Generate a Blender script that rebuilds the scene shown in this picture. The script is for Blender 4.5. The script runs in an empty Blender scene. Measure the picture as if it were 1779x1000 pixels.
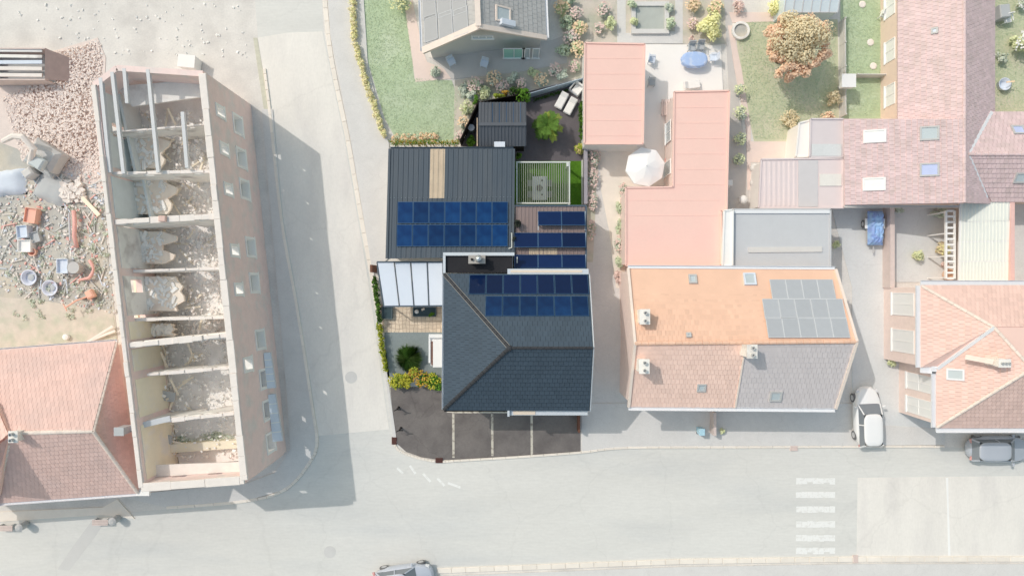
import bpy, bmesh, math, random
from mathutils import Vector, Matrix
rnd = random.Random(7)
R = math.radians
S = bpy.context.scene
C = S.collection

# ---------------------------------------------------------------- camera, sky, sun, exposure
CAM_H = 48.0           # drone height; 25 photo pixels to the metre on the ground
cam_d = bpy.data.cameras.new('camera'); cam = bpy.data.objects.new('camera', cam_d); C.objects.link(cam)
cam.location = (0, 0, CAM_H); cam.rotation_euler = (0, 0, 0)
cam_d.sensor_width = 36.0; cam_d.lens = 36.0 * CAM_H / (1779 / 25.0)
cam_d.clip_start = 0.5; cam_d.clip_end = 1500
S.camera = cam
SUN_TO = Vector((-0.683, 0.486, 1.0)).normalized()      # towards the sun
SUN_EL = math.asin(SUN_TO.z); SUN_AZ = math.atan2(SUN_TO.x, SUN_TO.y)
world = bpy.data.worlds.new('World'); S.world = world; world.use_nodes = True
wn = world.node_tree.nodes; wn.clear()
sky = wn.new('ShaderNodeTexSky'); sky.sky_type = 'NISHITA'; sky.sun_disc = False
sky.sun_elevation = SUN_EL; sky.sun_rotation = SUN_AZ % (2 * math.pi)
sky.air_density = 3.0; sky.dust_density = 4.0; sky.ozone_density = 4.0
bg = wn.new('ShaderNodeBackground'); bg.inputs['Strength'].default_value = 0.15
wo = wn.new('ShaderNodeOutputWorld')
world.node_tree.links.new(sky.outputs[0], bg.inputs[0]); world.node_tree.links.new(bg.outputs[0], wo.inputs[0])
sun_d = bpy.data.lights.new('sun', 'SUN'); sun_d.energy = 2.0; sun_d.angle = R(0.6); sun_d.color = (1.0, 0.94, 0.87)
sun = bpy.data.objects.new('sun', sun_d); C.objects.link(sun); sun.location = (-30, 20, 60)
sun.rotation_euler = SUN_TO.to_track_quat('Z', 'Y').to_euler()
S.view_settings.view_transform = 'Standard'; S.view_settings.look = 'None'
S.view_settings.gamma = 1.0; S.view_settings.use_curve_mapping = False
S.view_settings.exposure = -0.27
S.render.engine = 'CYCLES'
S.cycles.max_bounces = 10; S.cycles.diffuse_bounces = 8; S.cycles.use_denoising = True
LIT = 1.0              # radiance of a white horizontal surface in the sun, at this exposure

# ---------------------------------------------------------------- helpers
def P(px, py, h=0.0):
    """Point at height h that stands at photo pixel (px, py)."""
    k = (CAM_H - h) / CAM_H / 25.0
    return Vector(((px - 889.5) * k, (500 - py) * k, h))

def lin(c):
    c /= 255.0
    return c / 12.92 if c <= 0.04045 else ((c + 0.055) / 1.055) ** 2.4

def alb(c):
    return tuple(min(0.93, lin(v) / LIT) for v in c)

MATS = {}
def mat(name, col, rough=0.85, var=0.08, scale=2.0, spec=0.25, island=0.0, metal=0.0, bump=0.0, blot=None, fine=0.0,
        coat=0.0, objrand=0.0, stretch=None, crack=None):
    """Procedural material: two octaves of noise in value, optional blotches of a second colour, per-piece variation."""
    if name in MATS: return MATS[name]
    m = bpy.data.materials.new(name); m.use_nodes = True
    nt = m.node_tree; N = nt.nodes; L = nt.links
    b = N['Principled BSDF']
    b.inputs['Roughness'].default_value = rough; b.inputs['Metallic'].default_value = metal
    b.inputs['Specular IOR Level'].default_value = spec
    b.inputs['Coat Weight'].default_value = coat
    base = alb(col)
    tc = N.new('ShaderNodeTexCoord')
    src = tc.outputs['Object']
    if stretch:
        mp = N.new('ShaderNodeMapping'); mp.inputs['Scale'].default_value = stretch
        L.new(src, mp.inputs[0]); src = mp.outputs[0]
    n1 = N.new('ShaderNodeTexNoise'); n1.inputs['Scale'].default_value = scale; n1.inputs['Detail'].default_value = 8
    n1.inputs['Roughness'].default_value = 0.65
    L.new(src, n1.inputs['Vector'])
    mr = N.new('ShaderNodeMapRange'); mr.inputs['From Min'].default_value = 0.25; mr.inputs['From Max'].default_value = 0.75
    mr.inputs['To Min'].default_value = 1 - var; mr.inputs['To Max'].default_value = 1 + var
    L.new(n1.outputs['Fac'], mr.inputs['Value'])
    val = mr.outputs[0]
    def mul(a, bb):
        q = N.new('ShaderNodeMath'); q.operation = 'MULTIPLY'; L.new(a, q.inputs[0]); L.new(bb, q.inputs[1]); return q.outputs[0]
    def rng(sock, amt):
        q = N.new('ShaderNodeMapRange'); q.inputs['To Min'].default_value = 1 - amt; q.inputs['To Max'].default_value = 1 + amt
        L.new(sock, q.inputs['Value']); return q.outputs[0]
    if fine:
        n2 = N.new('ShaderNodeTexNoise'); n2.inputs['Scale'].default_value = scale * 14; n2.inputs['Detail'].default_value = 4
        L.new(src, n2.inputs['Vector']); val = mul(val, rng(n2.outputs['Fac'], fine))
    if crack:
        cs, amt = crack
        nd = N.new('ShaderNodeTexNoise'); nd.inputs['Scale'].default_value = .9; nd.inputs['Detail'].default_value = 6; L.new(tc.outputs['Object'], nd.inputs['Vector'])
        va = N.new('ShaderNodeVectorMath'); va.operation = 'MULTIPLY_ADD'; va.inputs[1].default_value = (1.6, 1.6, 0); L.new(nd.outputs['Color'], va.inputs[0]); L.new(tc.outputs['Object'], va.inputs[2])
        vo = N.new('ShaderNodeTexVoronoi'); vo.feature = 'DISTANCE_TO_EDGE'; vo.inputs['Scale'].default_value = cs; L.new(va.outputs[0], vo.inputs['Vector'])
        mc_ = N.new('ShaderNodeMapRange'); mc_.inputs['From Max'].default_value = .012; mc_.inputs['To Min'].default_value = 1 - amt; mc_.inputs['To Max'].default_value = 1.0; L.new(vo.outputs['Distance'], mc_.inputs['Value'])
        n5 = N.new('ShaderNodeTexNoise'); n5.inputs['Scale'].default_value = 5.0; n5.inputs['Detail'].default_value = 6; L.new(tc.outputs['Object'], n5.inputs['Vector'])
        val = mul(mul(val, mc_.outputs[0]), rng(n5.outputs['Fac'], .05))
    if island:
        g = N.new('ShaderNodeNewGeometry'); val = mul(val, rng(g.outputs['Random Per Island'], island))
    if objrand:
        oi = N.new('ShaderNodeObjectInfo'); val = mul(val, rng(oi.outputs['Random'], objrand))
    colsock = None
    if blot:
        c2, bs, lo, hi = blot
        n3 = N.new('ShaderNodeTexNoise'); n3.inputs['Scale'].default_value = bs; n3.inputs['Detail'].default_value = 5
        L.new(src, n3.inputs['Vector'])
        m3 = N.new('ShaderNodeMapRange'); m3.inputs['From Min'].default_value = lo; m3.inputs['From Max'].default_value = hi
        L.new(n3.outputs['Fac'], m3.inputs['Value'])
        mx = N.new('ShaderNodeMix'); mx.data_type = 'RGBA'
        mx.inputs['A'].default_value = (*base, 1); mx.inputs['B'].default_value = (*alb(c2), 1)
        L.new(m3.outputs[0], mx.inputs['Factor']); colsock = mx.outputs['Result']
    sc = N.new('ShaderNodeVectorMath'); sc.operation = 'SCALE'
    if colsock: L.new(colsock, sc.inputs[0])
    else: sc.inputs[0].default_value = base
    L.new(val, sc.inputs['Scale']); L.new(sc.outputs[0], b.inputs['Base Color'])
    if bump:
        bp = N.new('ShaderNodeBump'); bp.inputs['Strength'].default_value = bump; bp.inputs['Distance'].default_value = 0.03
        L.new(n1.outputs['Fac'], bp.inputs['Height']); L.new(bp.outputs[0], b.inputs['Normal'])
    MATS[name] = m
    return m

def glass(name, col, rough=0.1, spec=0.6):
    return mat(name, col, rough=rough, var=0.06, scale=1.5, spec=spec)

class MB:
    def __init__(s): s.v = []; s.f = []
    def add(s, vs, fs):
        b = len(s.v); s.v += [tuple(v) for v in vs]; s.f += [tuple(i + b for i in f) for f in fs]
    def box(s, c, d, rz=0.0, m=None, bev=0.0):
        x, y, z = d[0] / 2, d[1] / 2, d[2] / 2
        if bev:
            q = bev
            vs = []
            for zz, ins in ((-z, 0), (z - q, 0), (z, q)):
                vs += [(-x + ins, -y + ins, zz), (x - ins, -y + ins, zz), (x - ins, y - ins, zz), (-x + ins, y - ins, zz)]
            fs = [(3, 2, 1, 0), (8, 9, 10, 11)]
            for k in (0, 4):
                for i in range(4):
                    j = (i + 1) % 4; fs.append((k + i, k + j, k + 4 + j, k + 4 + i))
        else:
            vs = [(-x, -y, -z), (x, -y, -z), (x, y, -z), (-x, y, -z), (-x, -y, z), (x, -y, z), (x, y, z), (-x, y, z)]
            fs = [(3, 2, 1, 0), (4, 5, 6, 7), (0, 1, 5, 4), (1, 2, 6, 5), (2, 3, 7, 6), (3, 0, 4, 7)]
        M = m if m is not None else Matrix.Rotation(rz, 4, 'Z')
        s.add([Vector(c) + (M @ Vector(v)) for v in vs], fs)
        return s
    def prism(s, pts, z0, z1):
        """Vertical prism over a list of (x, y)."""
        pts = [Vector((p[0], p[1])) for p in pts]
        ar = sum(pts[i].x * pts[(i + 1) % len(pts)].y - pts[(i + 1) % len(pts)].x * pts[i].y for i in range(len(pts)))
        if ar < 0: pts.reverse()
        n = len(pts)
        vs = [(p.x, p.y, z0) for p in pts] + [(p.x, p.y, z1) for p in pts]
        fs = [tuple(range(n, 2 * n)), tuple(reversed(range(n)))]
        fs += [(i, (i + 1) % n, n + (i + 1) % n, n + i) for i in range(n)]
        s.add(vs, fs); return s
    def slab(s, pts, t):
        """A flat polygon in space with thickness t below it."""
        pts = [Vector(p) for p in pts]
        n = len(pts)
        nz = sum(pts[i].x * pts[(i + 1) % n].y - pts[(i + 1) % n].x * pts[i].y for i in range(n))
        if nz < 0: pts.reverse()
        vs = pts + [p - Vector((0, 0, t)) for p in pts]
        fs = [tuple(range(n)), tuple(reversed(range(n, 2 * n)))]
        fs += [(n + i, n + (i + 1) % n, (i + 1) % n, i) for i in range(n)]
        s.add(vs, fs); return s
    def bar(s, a, b, w, h=None):
        """A square bar from a to b, w wide and h high."""
        a = Vector(a); b = Vector(b); h = h or w
        d = (b - a); L = d.length
        if L < 1e-6: return s
        d.normalize()
        up = Vector((0, 0, 1)) if abs(d.z) < 0.95 else Vector((0, 1, 0))
        x = d.cross(up).normalized(); y = x.cross(d)
        vs = []
        for p in (a, b):
            for sx, sy in ((-1, -1), (1, -1), (1, 1), (-1, 1)):
                vs.append(p + x * sx * w / 2 + y * sy * h / 2)
        s.add(vs, [(0, 1, 2, 3), (7, 6, 5, 4), (4, 5, 1, 0), (5, 6, 2, 1), (6, 7, 3, 2), (7, 4, 0, 3)])
        return s
    def tube(s, pts, rs, n=8):
        pts = [Vector(p) for p in pts]
        if not hasattr(rs, '__len__'): rs = [rs] * len(pts)
        b = len(s.v)
        for i, p in enumerate(pts):
            d = (pts[min(i + 1, len(pts) - 1)] - pts[max(i - 1, 0)]).normalized()
            up = Vector((0, 0, 1)) if abs(d.z) < 0.9 else Vector((1, 0, 0))
            x = d.cross(up).normalized(); y = x.cross(d)
            for k in range(n):
                a = 2 * math.pi * k / n
                s.v.append(tuple(p + (x * math.cos(a) + y * math.sin(a)) * rs[i]))
        for i in range(len(pts) - 1):
            for k in range(n):
                q = (k + 1) % n
                s.f.append((b + i * n + k, b + i * n + q, b + (i + 1) * n + q, b + (i + 1) * n + k))
        s.f.append(tuple(b + k for k in reversed(range(n)))); s.f.append(tuple(b + (len(pts) - 1) * n + k for k in range(n)))
        return s
    def lathe(s, c, prof, n=16):
        """prof: list of (r, z) from bottom to top."""
        c = Vector(c); b = len(s.v)
        for r, z in prof:
            for k in range(n):
                a = 2 * math.pi * k / n
                s.v.append((c.x + r * math.cos(a), c.y + r * math.sin(a), c.z + z))
        for i in range(len(prof) - 1):
            for k in range(n):
                q = (k + 1) % n
                s.f.append((b + i * n + k, b + i * n + q, b + (i + 1) * n + q, b + (i + 1) * n + k))
        s.f.append(tuple(b + k for k in reversed(range(n)))); s.f.append(tuple(b + (len(prof) - 1) * n + k for k in range(n)))
        return s
    def mesh(s, name, m, off=Vector((0, 0, 0)), smooth=False):
        me = bpy.data.meshes.new(name)
        me.from_pydata([(v[0] - off[0], v[1] - off[1], v[2] - off[2]) for v in s.v], [], s.f)
        for mm in (m if isinstance(m, (list, tuple)) else [m]): me.materials.append(mm)
        if smooth: me.polygons.foreach_set('use_smooth', [True] * len(me.polygons))
        me.update(); return me

def wloc(o):
    v = Vector((0, 0, 0))
    while o is not None: v += o.location; o = o.parent
    return v

def tag(o, label, cat, group=None, kind=None):
    if label: o['label'] = label
    if cat: o['category'] = cat
    if group: o['group'] = group
    if kind: o['kind'] = kind
    return o

def thing(name, label, cat, loc, rotz=0.0, group=None):
    o = bpy.data.objects.new(name, None); C.objects.link(o); o.empty_display_size = 0.3
    o.location = loc; o.rotation_euler = (0, 0, rotz)
    return tag(o, label, cat, group)

def part(name, mb, m, parent=None, smooth=False, local=False, label=None, kind=None, loc=None):
    """One mesh object; vertices in world space (made relative to the parent) unless local."""
    off = wloc(parent) if (parent is not None and not local) else Vector((0, 0, 0))
    me = mb.mesh(name, m, off, smooth)
    o = bpy.data.objects.new(name, me); C.objects.link(o)
    if parent is not None: o.parent = parent
    if loc is not None: o.location = loc
    if label: o['label'] = label
    if kind: o['kind'] = kind
    return o

def piece(name, me, parent, loc=(0, 0, 0), rot=(0, 0, 0), scale=None):
    o = bpy.data.objects.new(name, me); C.objects.link(o); o.parent = parent
    o.location = loc; o.rotation_euler = rot
    if scale: o.scale = scale
    return o

def solo(name, mb, m, label, cat, loc, group=None, smooth=False, kind=None):
    me = mb.mesh(name, m, Vector(loc), smooth); o = bpy.data.objects.new(name, me); C.objects.link(o); o.location = loc
    return tag(o, label, cat, group, kind)

def copy_tree(o, parent=None):
    c = o.copy(); C.objects.link(c); c.parent = parent
    for ch in o.children: copy_tree(ch, c)
    return c

def struct(name, mb, m, parent=None):
    o = part(name, mb, m, parent)
    if parent is None: o['kind'] = 'structure'
    return o

def sheet(name, pxs, z, m, parent=None, h=0.0):
    mb = MB(); mb.prism([P(x, y, h) for x, y in pxs], -0.02, z)
    return struct(name, mb, m, parent)

def clip(poly, a, b, c):
    """Keep a*x + b*y + c >= 0."""
    out = []
    for i in range(len(poly)):
        p, q = poly[i], poly[(i + 1) % len(poly)]
        dp, dq = a * p[0] + b * p[1] + c, a * q[0] + b * q[1] + c
        if dp >= 0: out.append(p)
        if (dp >= 0) != (dq >= 0):
            t = dp / (dp - dq); out.append((p[0] + (q[0] - p[0]) * t, p[1] + (q[1] - p[1]) * t))
    return out

def tiles(mb, pts, tw=0.30, tl=0.34, lift=0.035, gap=0.012, off=0.02, stagger=True, vgap=0.0):
    """Overlapping tile courses on a convex roof plane; every tile an island with its own raised lower edge."""
    pts = [Vector(p) for p in pts]
    n = (pts[1] - pts[0]).cross(pts[2] - pts[0]).normalized()
    if n.z < 0: n = -n; pts.reverse()
    u = Vector((0, 0, 1)).cross(n)
    u = u.normalized() if u.length > 1e-4 else Vector((1, 0, 0))
    v = n.cross(u).normalized()
    o = pts[0]
    poly = [((p - o).dot(u), (p - o).dot(v)) for p in pts]
    edges = []
    for i in range(len(poly)):
        p, q = poly[i], poly[(i + 1) % len(poly)]
        a, b = -(q[1] - p[1]), q[0] - p[0]
        edges.append((a, b, -(a * p[0] + b * p[1])))
    u0, u1 = min(p[0] for p in poly), max(p[0] for p in poly)
    v0, v1 = min(p[1] for p in poly), max(p[1] for p in poly)
    r = 0; vv = v0
    while vv < v1:
        uu = u0 - (tw / 2 if (stagger and r % 2) else 0)
        while uu < u1:
            q = [(uu + gap, vv + vgap), (uu + tw, vv + vgap), (uu + tw, vv + tl), (uu + gap, vv + tl)]
            for e in edges:
                q = clip(q, *e)
                if len(q) < 3: break
            if len(q) >= 3:
                b0 = len(mb.v)
                dz = rnd.uniform(0, 0.006)
                for a, b in q:
                    t = (b - vv) / tl
                    mb.v.append(tuple(o + u * a + v * b + n * (off + dz + lift * (1 - 0.85 * t))))
                mb.f.append(tuple(range(b0, b0 + len(q))))
                lowest = [i for i, (a, b) in enumerate(q) if b < vv + vgap + 1e-4]
                if len(lowest) == 2:
                    i, j = lowest
                    if (i + 1) % len(q) != j: i, j = j, i
                    k = len(mb.v)
                    mb.v.append(tuple(Vector(mb.v[b0 + i]) - n * lift)); mb.v.append(tuple(Vector(mb.v[b0 + j]) - n * lift))
                    mb.f.append((b0 + j, b0 + i, k, k + 1))
            uu += tw
        vv += tl; r += 1

def ridge(mb, a, b, r=0.11, seg=0.4):
    """Row of half-round ridge tiles from a to b."""
    a, b = Vector(a), Vector(b); d = b - a; n = max(1, int(d.length / seg)); d /= n
    dn = d.normalized(); x = dn.cross(Vector((0, 0, 1))).normalized(); y = x.cross(dn)
    for i in range(n):
        p, q = a + d * i, a + d * (i + 0.97)
        b0 = len(mb.v)
        for e, rr in ((p, r * 1.08), (q, r * 0.94)):
            for k in range(6):
                t = math.pi * k / 5
                mb.v.append(tuple(e + x * math.cos(t) * rr + y * math.sin(t) * rr * 0.75))
        for k in range(5): mb.f.append((b0 + k, b0 + k + 1, b0 + 7 + k, b0 + 6 + k))
        mb.f.append(tuple(b0 + k for k in range(6))); mb.f.append(tuple(b0 + 11 - k for k in range(6)))

def ribbed(mb, pts, pitch, hgt, off=0.02, duty=0.35, across='slope'):
    """Trapezoidal sheet on a roof quad given as (lowA, lowB, highB, highA); ribs run from the low to the high edge."""
    a, b, c, d = [Vector(p) for p in pts]
    n = (b - a).cross(d - a).normalized()
    if n.z < 0: n = -n
    m = max(1, int((b - a).length / pitch))
    prof = []
    for i in range(m):
        t0 = i / m; w = 1.0 / m
        prof += [(t0, 0), (t0 + w * (0.5 - duty / 2 - 0.08), 0), (t0 + w * (0.5 - duty / 2), hgt), (t0 + w * (0.5 + duty / 2), hgt), (t0 + w * (0.5 + duty / 2 + 0.08), 0)]
    prof.append((1, 0))
    b0 = len(mb.v)
    for t, h in prof:
        mb.v.append(tuple(a.lerp(b, t) + n * (off + h))); mb.v.append(tuple(d.lerp(c, t) + n * (off + h)))
    for i in range(len(prof) - 1):
        k = b0 + 2 * i; mb.f.append((k, k + 2, k + 3, k + 1))

def walls(mb, pts):
    """Closed ring of wall faces; pts = (x, y, ztop) in order."""
    n = len(pts); b0 = len(mb.v)
    for p in pts: mb.v.append((p[0], p[1], -0.03)); mb.v.append((p[0], p[1], p[2]))
    for i in range(n):
        j = (i + 1) % n; mb.f.append((b0 + 2 * i, b0 + 2 * j, b0 + 2 * j + 1, b0 + 2 * i + 1))
    return mb

def holed_wall(mb, a, b, z0, z1, t, holes=()):
    """Wall of thickness t from a to b with real openings (s0, s1, za, zb) in metres along it."""
    a, b = Vector((a[0], a[1], 0)), Vector((b[0], b[1], 0)); L = (b - a).length; d = (b - a).normalized()
    rz = math.atan2(d.y, d.x)
    cuts = sorted({0.0, L} | {min(max(h[0], 0), L) for h in holes} | {min(max(h[1], 0), L) for h in holes})
    for s0, s1 in zip(cuts, cuts[1:]):
        if s1 - s0 < 1e-3: continue
        mid = (s0 + s1) / 2; z = z0
        for h in sorted([h for h in holes if h[0] < mid < h[1]], key=lambda h: h[2]) + [None]:
            top = z1 if h is None else h[2]
            if top - z > 1e-3:
                c = a + d * mid; mb.box((c.x, c.y, (z + top) / 2), (s1 - s0, t, top - z), rz)
            if h: z = h[3]
    return mb

def window(parent, c, along, w, h, out, mf, mg, bars=(1, 1)):
    """Window part (frame) with a pane sub-part; c centre on the wall, along = unit direction, out = unit outwards."""
    c = Vector(c); along = Vector(along).normalized(); out = Vector(out).normalized(); up = Vector((0, 0, 1))
    f = MB(); e = 0.07
    def bx(u0, u1, v0, v1, d0, d1):
        vs = [c + along * uu + up * vv + out * dd for dd in (d0, d1) for uu, vv in ((u0, v0), (u1, v0), (u1, v1), (u0, v1))]
        f.add(vs, [(0, 1, 2, 3), (7, 6, 5, 4), (0, 4, 5, 1), (1, 5, 6, 2), (2, 6, 7, 3), (3, 7, 4, 0)])
    bx(-w / 2, w / 2, h / 2 - e, h / 2, 0.0, .05); bx(-w / 2 - .04, w / 2 + .04, -h / 2 - .05, -h / 2 + e, 0.0, .10)
    bx(-w / 2, -w / 2 + e, -h / 2 + e, h / 2 - e, 0.0, .05); bx(w / 2 - e, w / 2, -h / 2 + e, h / 2 - e, 0.0, .05)
    for i in range(1, bars[0]):
        x = -w / 2 + w * i / bars[0]; bx(x - .025, x + .025, -h / 2 + e, h / 2 - e, 0.002, .045)
    for i in range(1, bars[1]):
        z = -h / 2 + h * i / bars[1]; bx(-w / 2 + e, w / 2 - e, z - .02, z + .02, 0.002, .043)
    fo = part('window', f, mf, parent)
    g = MB(); vs = [c + along * uu + up * vv + out * .018 for uu, vv in ((-w / 2 + e, -h / 2 + e), (w / 2 - e, -h / 2 + e), (w / 2 - e, h / 2 - e), (-w / 2 + e, h / 2 - e))]
    g.add(vs, [(0, 1, 2, 3)]); part('pane', g, mg, fo)
    return fo

def on_plane(pts, px, py):
    """Point of the roof plane through pts seen at photo pixel (px, py)."""
    pts = [Vector(p) for p in pts]
    n = (pts[1] - pts[0]).cross(pts[2] - pts[0]).normalized()
    if n.z < 0: n = -n
    o = Vector((0, 0, CAM_H)); d = P(px, py, 0) - o
    t = n.dot(pts[0] - o) / n.dot(d)
    return o + d * t, n

def frame_on(n, ydir=Vector((0, 1, 0))):
    y = (ydir - n * ydir.dot(n)).normalized(); x = y.cross(n)
    return Matrix((x, y, n)).transposed()

def skylight(parent, plane, px, py, w, h, mf, mg, name='skylight', turn=0.0):
    p, n = on_plane(plane, px, py); M = (frame_on(n) @ Matrix.Rotation(turn, 3, 'Z')).to_4x4()
    f = MB()
    for cx, cy, sx, sy in ((0, h / 2 - .05, w, .1), (0, -h / 2 + .05, w, .1), (-w / 2 + .05, 0, .1, h - .2), (w / 2 - .05, 0, .1, h - .2)):
        f.box(p + M @ Vector((cx, cy, .06)), (sx, sy, .16), m=M)
    fo = part(name, f, mf, parent)
    g = MB(); g.box(p + M @ Vector((0, 0, .07)), (w - .2, h - .2, .05), m=M); part('pane', g, mg, fo)
    return fo

def chimney(parent, px, py, h0, h1, w, d, mb_, mc, pots=1):
    a = P(px, py, h1); m = MB(); m.box((a.x, a.y, (h0 + h1) / 2), (w, d, h1 - h0))
    m.box((a.x, a.y, h1 + .04), (w + .12, d + .12, .08))
    ch = part('chimney', m, mb_, parent)
    q = MB()
    for i in range(pots):
        y = a.y + (i - (pots - 1) / 2) * d * .6
        q.lathe((a.x, y, h1 + .08), [(.10, 0), (.09, .18), (.11, .2), (.11, .24), (.07, .24), (.07, .1)], 10)
    part('chimney_pot', q, mc, ch)
    return ch

def gutter(mb, a, b, w=0.14):
    a, b = Vector(a), Vector(b); d = (b - a).normalized(); x = d.cross(Vector((0, 0, 1)))
    up = Vector((0, 0, 1)); b0 = len(mb.v)
    prof = [(-w / 2, .05), (-w / 2, -.05), (-w / 4, -.1), (w / 4, -.1), (w / 2, -.05), (w / 2, .05), (w / 2 - .02, .05), (w / 2 - .03, -.04), (-w / 2 + .03, -.04), (-w / 2 + .02, .05)]
    for e in (a, b):
        for s, t in prof: mb.v.append(tuple(e + x * s + up * t))
    n = len(prof)
    for i in range(n): j = (i + 1) % n; mb.f.append((b0 + i, b0 + j, b0 + n + j, b0 + n + i))
    mb.f.append(tuple(b0 + i for i in reversed(range(n)))); mb.f.append(tuple(b0 + n + i for i in range(n)))

def kerb(name, pxs, w, h, m, parent=None, seg=1.0):
    """Row of kerb stones with open joints along a pixel path, standing h above the ground."""
    mb = MB(); pts = [P(x, y) for x, y in pxs]
    for a, b in zip(pts, pts[1:]):
        L = (b - a).length; n = max(1, round(L / seg)); d = (b - a) / n; rz = math.atan2(d.y, d.x)
        for i in range(n):
            c = a + d * (i + .5); mb.box((c.x, c.y, h / 2 - .02), (d.length - .015, w, h + .04), rz, bev=.02)
    return struct(name, mb, m, parent)

def smooth_path(pxs, k=5):
    out = []
    n = len(pxs)
    for i in range(n - 1):
        p0, p1, p2, p3 = [Vector(pxs[min(max(j, 0), n - 1)]) for j in (i - 1, i, i + 1, i + 2)]
        for s in range(k):
            t = s / k
            out.append(tuple(.5 * ((2 * p1) + (p2 - p0) * t + (2 * p0 - 5 * p1 + 4 * p2 - p3) * t * t + (3 * p1 - p0 - 3 * p2 + p3) * t ** 3)))
    out.append(tuple(pxs[-1])); return out

# ---- vegetation
def leaf(mb, p, n, s, asp=0.55):
    n = n.normalized(); t = n.cross(Vector((rnd.uniform(-1, 1), rnd.uniform(-1, 1), rnd.uniform(-1, 1))))
    if t.length < 1e-3: return
    t.normalize(); q = t.cross(n); b = len(mb.v)
    mb.v += [tuple(p - t * s), tuple(p + q * s * asp + n * s * .12), tuple(p + t * s), tuple(p - q * s * asp + n * s * .12)]
    mb.f.append((b, b + 1, b + 2, b + 3))

def foliage(mb, c, rad, n, s, clumps=9, fill=0.75):
    """Leaves gathered in clumps through an ellipsoid, leaving gaps."""
    c = Vector(c); cl = []
    for i in range(clumps):
        while True:
            d = Vector((rnd.uniform(-1, 1), rnd.uniform(-1, 1), rnd.uniform(-.8, 1)))
            if .25 < d.length < 1: break
        cl.append((d * rnd.uniform(.55, .85), rnd.uniform(.28, .48)))
    for i in range(n):
        o, r = rnd.choice(cl)
        while True:
            d = Vector((rnd.uniform(-1, 1), rnd.uniform(-1, 1), rnd.uniform(-1, 1)))
            if .3 < d.length < 1: break
        q = o + d * r
        p = c + Vector((q.x * rad[0], q.y * rad[1], q.z * rad[2]))
        if p.z < .02: p.z = rnd.uniform(.02, .1)
        leaf(mb, p, Vector((d.x, d.y, d.z + rnd.uniform(.1, 1.2))) + Vector((rnd.uniform(-.5, .5), rnd.uniform(-.5, .5), 0)), s * rnd.uniform(.6, 1.25))

def shrub(px, py, r, h, m, label, cat='shrub', name='shrub', n=None, s=.09, group=None, ry=None, ms=None, flower=None, base=0.0):
    """Shrub with a foliage part and woody stems; px, py is its middle."""
    a = P(px, py, base); t = thing(name, label, cat, (a.x, a.y, base), group=group)
    ry = ry or r
    f = MB(); foliage(f, (a.x, a.y, base + h * .55), (r, ry, h * .5), n or int(260 + 500 * r * ry), s, clumps=int(8 + 10 * r * ry))
    part('foliage', f, m, t)
    st = MB()
    for i in range(5):
        an = i * 1.26 + rnd.random(); q = Vector((a.x + math.cos(an) * r * .5, a.y + math.sin(an) * ry * .5, base + h * .7))
        st.tube([(a.x + math.cos(an) * .05, a.y + math.sin(an) * .05, base - .02), (a.x + math.cos(an) * r * .25, a.y + math.sin(an) * ry * .25, base + h * .4), q], [.025, .018, .008], 5)
    part('stem', st, ms or M_bark, t)
    if flower:
        fl = MB()
        for i in range(int(30 + 90 * r * ry)):
            an, rr = rnd.uniform(0, 6.28), math.sqrt(rnd.random())
            q = Vector((a.x + math.cos(an) * rr * r, a.y + math.sin(an) * rr * ry, base + h * (.62 + .4 * (1 - rr * rr)) + rnd.uniform(-.04, .06)))
            leaf(fl, q, Vector((rnd.uniform(-.4, .4), rnd.uniform(-.4, .4), 1)), s * .8, .9)
        part('blossom', fl, flower, t)
    return t

def tree(px, py, r, h, m_list, label, name='tree', n=6000, s=.13, trunk_h=1.4):
    a = P(px, py, h * .75); t = thing(name, label, 'tree', (a.x, a.y, 0))
    tk = MB(); tk.tube([(a.x, a.y, -.05), (a.x + .05, a.y, trunk_h * .6), (a.x, a.y + .05, trunk_h), (a.x, a.y, h * .8)], [.2, .15, .12, .03], 8)
    for i in range(9):
        an = i * .7 + rnd.uniform(-.2, .2); z0 = trunk_h + (h - trunk_h) * .5 * rnd.random() * .8
        tk.tube([(a.x, a.y, z0), (a.x + math.cos(an) * r * .4, a.y + math.sin(an) * r * .4, z0 + .5), (a.x + math.cos(an) * r * .8, a.y + math.sin(an) * r * .8, z0 + .9)], [.07, .045, .015], 6)
    part('trunk', tk, M_bark, t)
    cz = trunk_h + (h - trunk_h) * .5
    for i, m in enumerate(m_list):
        f = MB()
        # later materials sit in the outer and lower clumps
        if i == 0: foliage(f, (a.x, a.y + r * .15, cz + (h - trunk_h) * .1), (r * .85, r * .8, (h - trunk_h) * .48), int(n * .55), s, 26)
        else:
            for k in range(13):
                an = k * .4834 * 1.0 + rnd.uniform(-.15, .15) + math.pi * .95
                foliage(f, (a.x + math.cos(an) * r * .72, a.y + math.sin(an) * r * .72, cz - (h - trunk_h) * .05 + rnd.uniform(-.3, .3)), (r * .33, r * .33, (h - trunk_h) * .26), int(n * .45 / 13), s, 7)
        part('crown', f, m, t)
    return t

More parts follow.
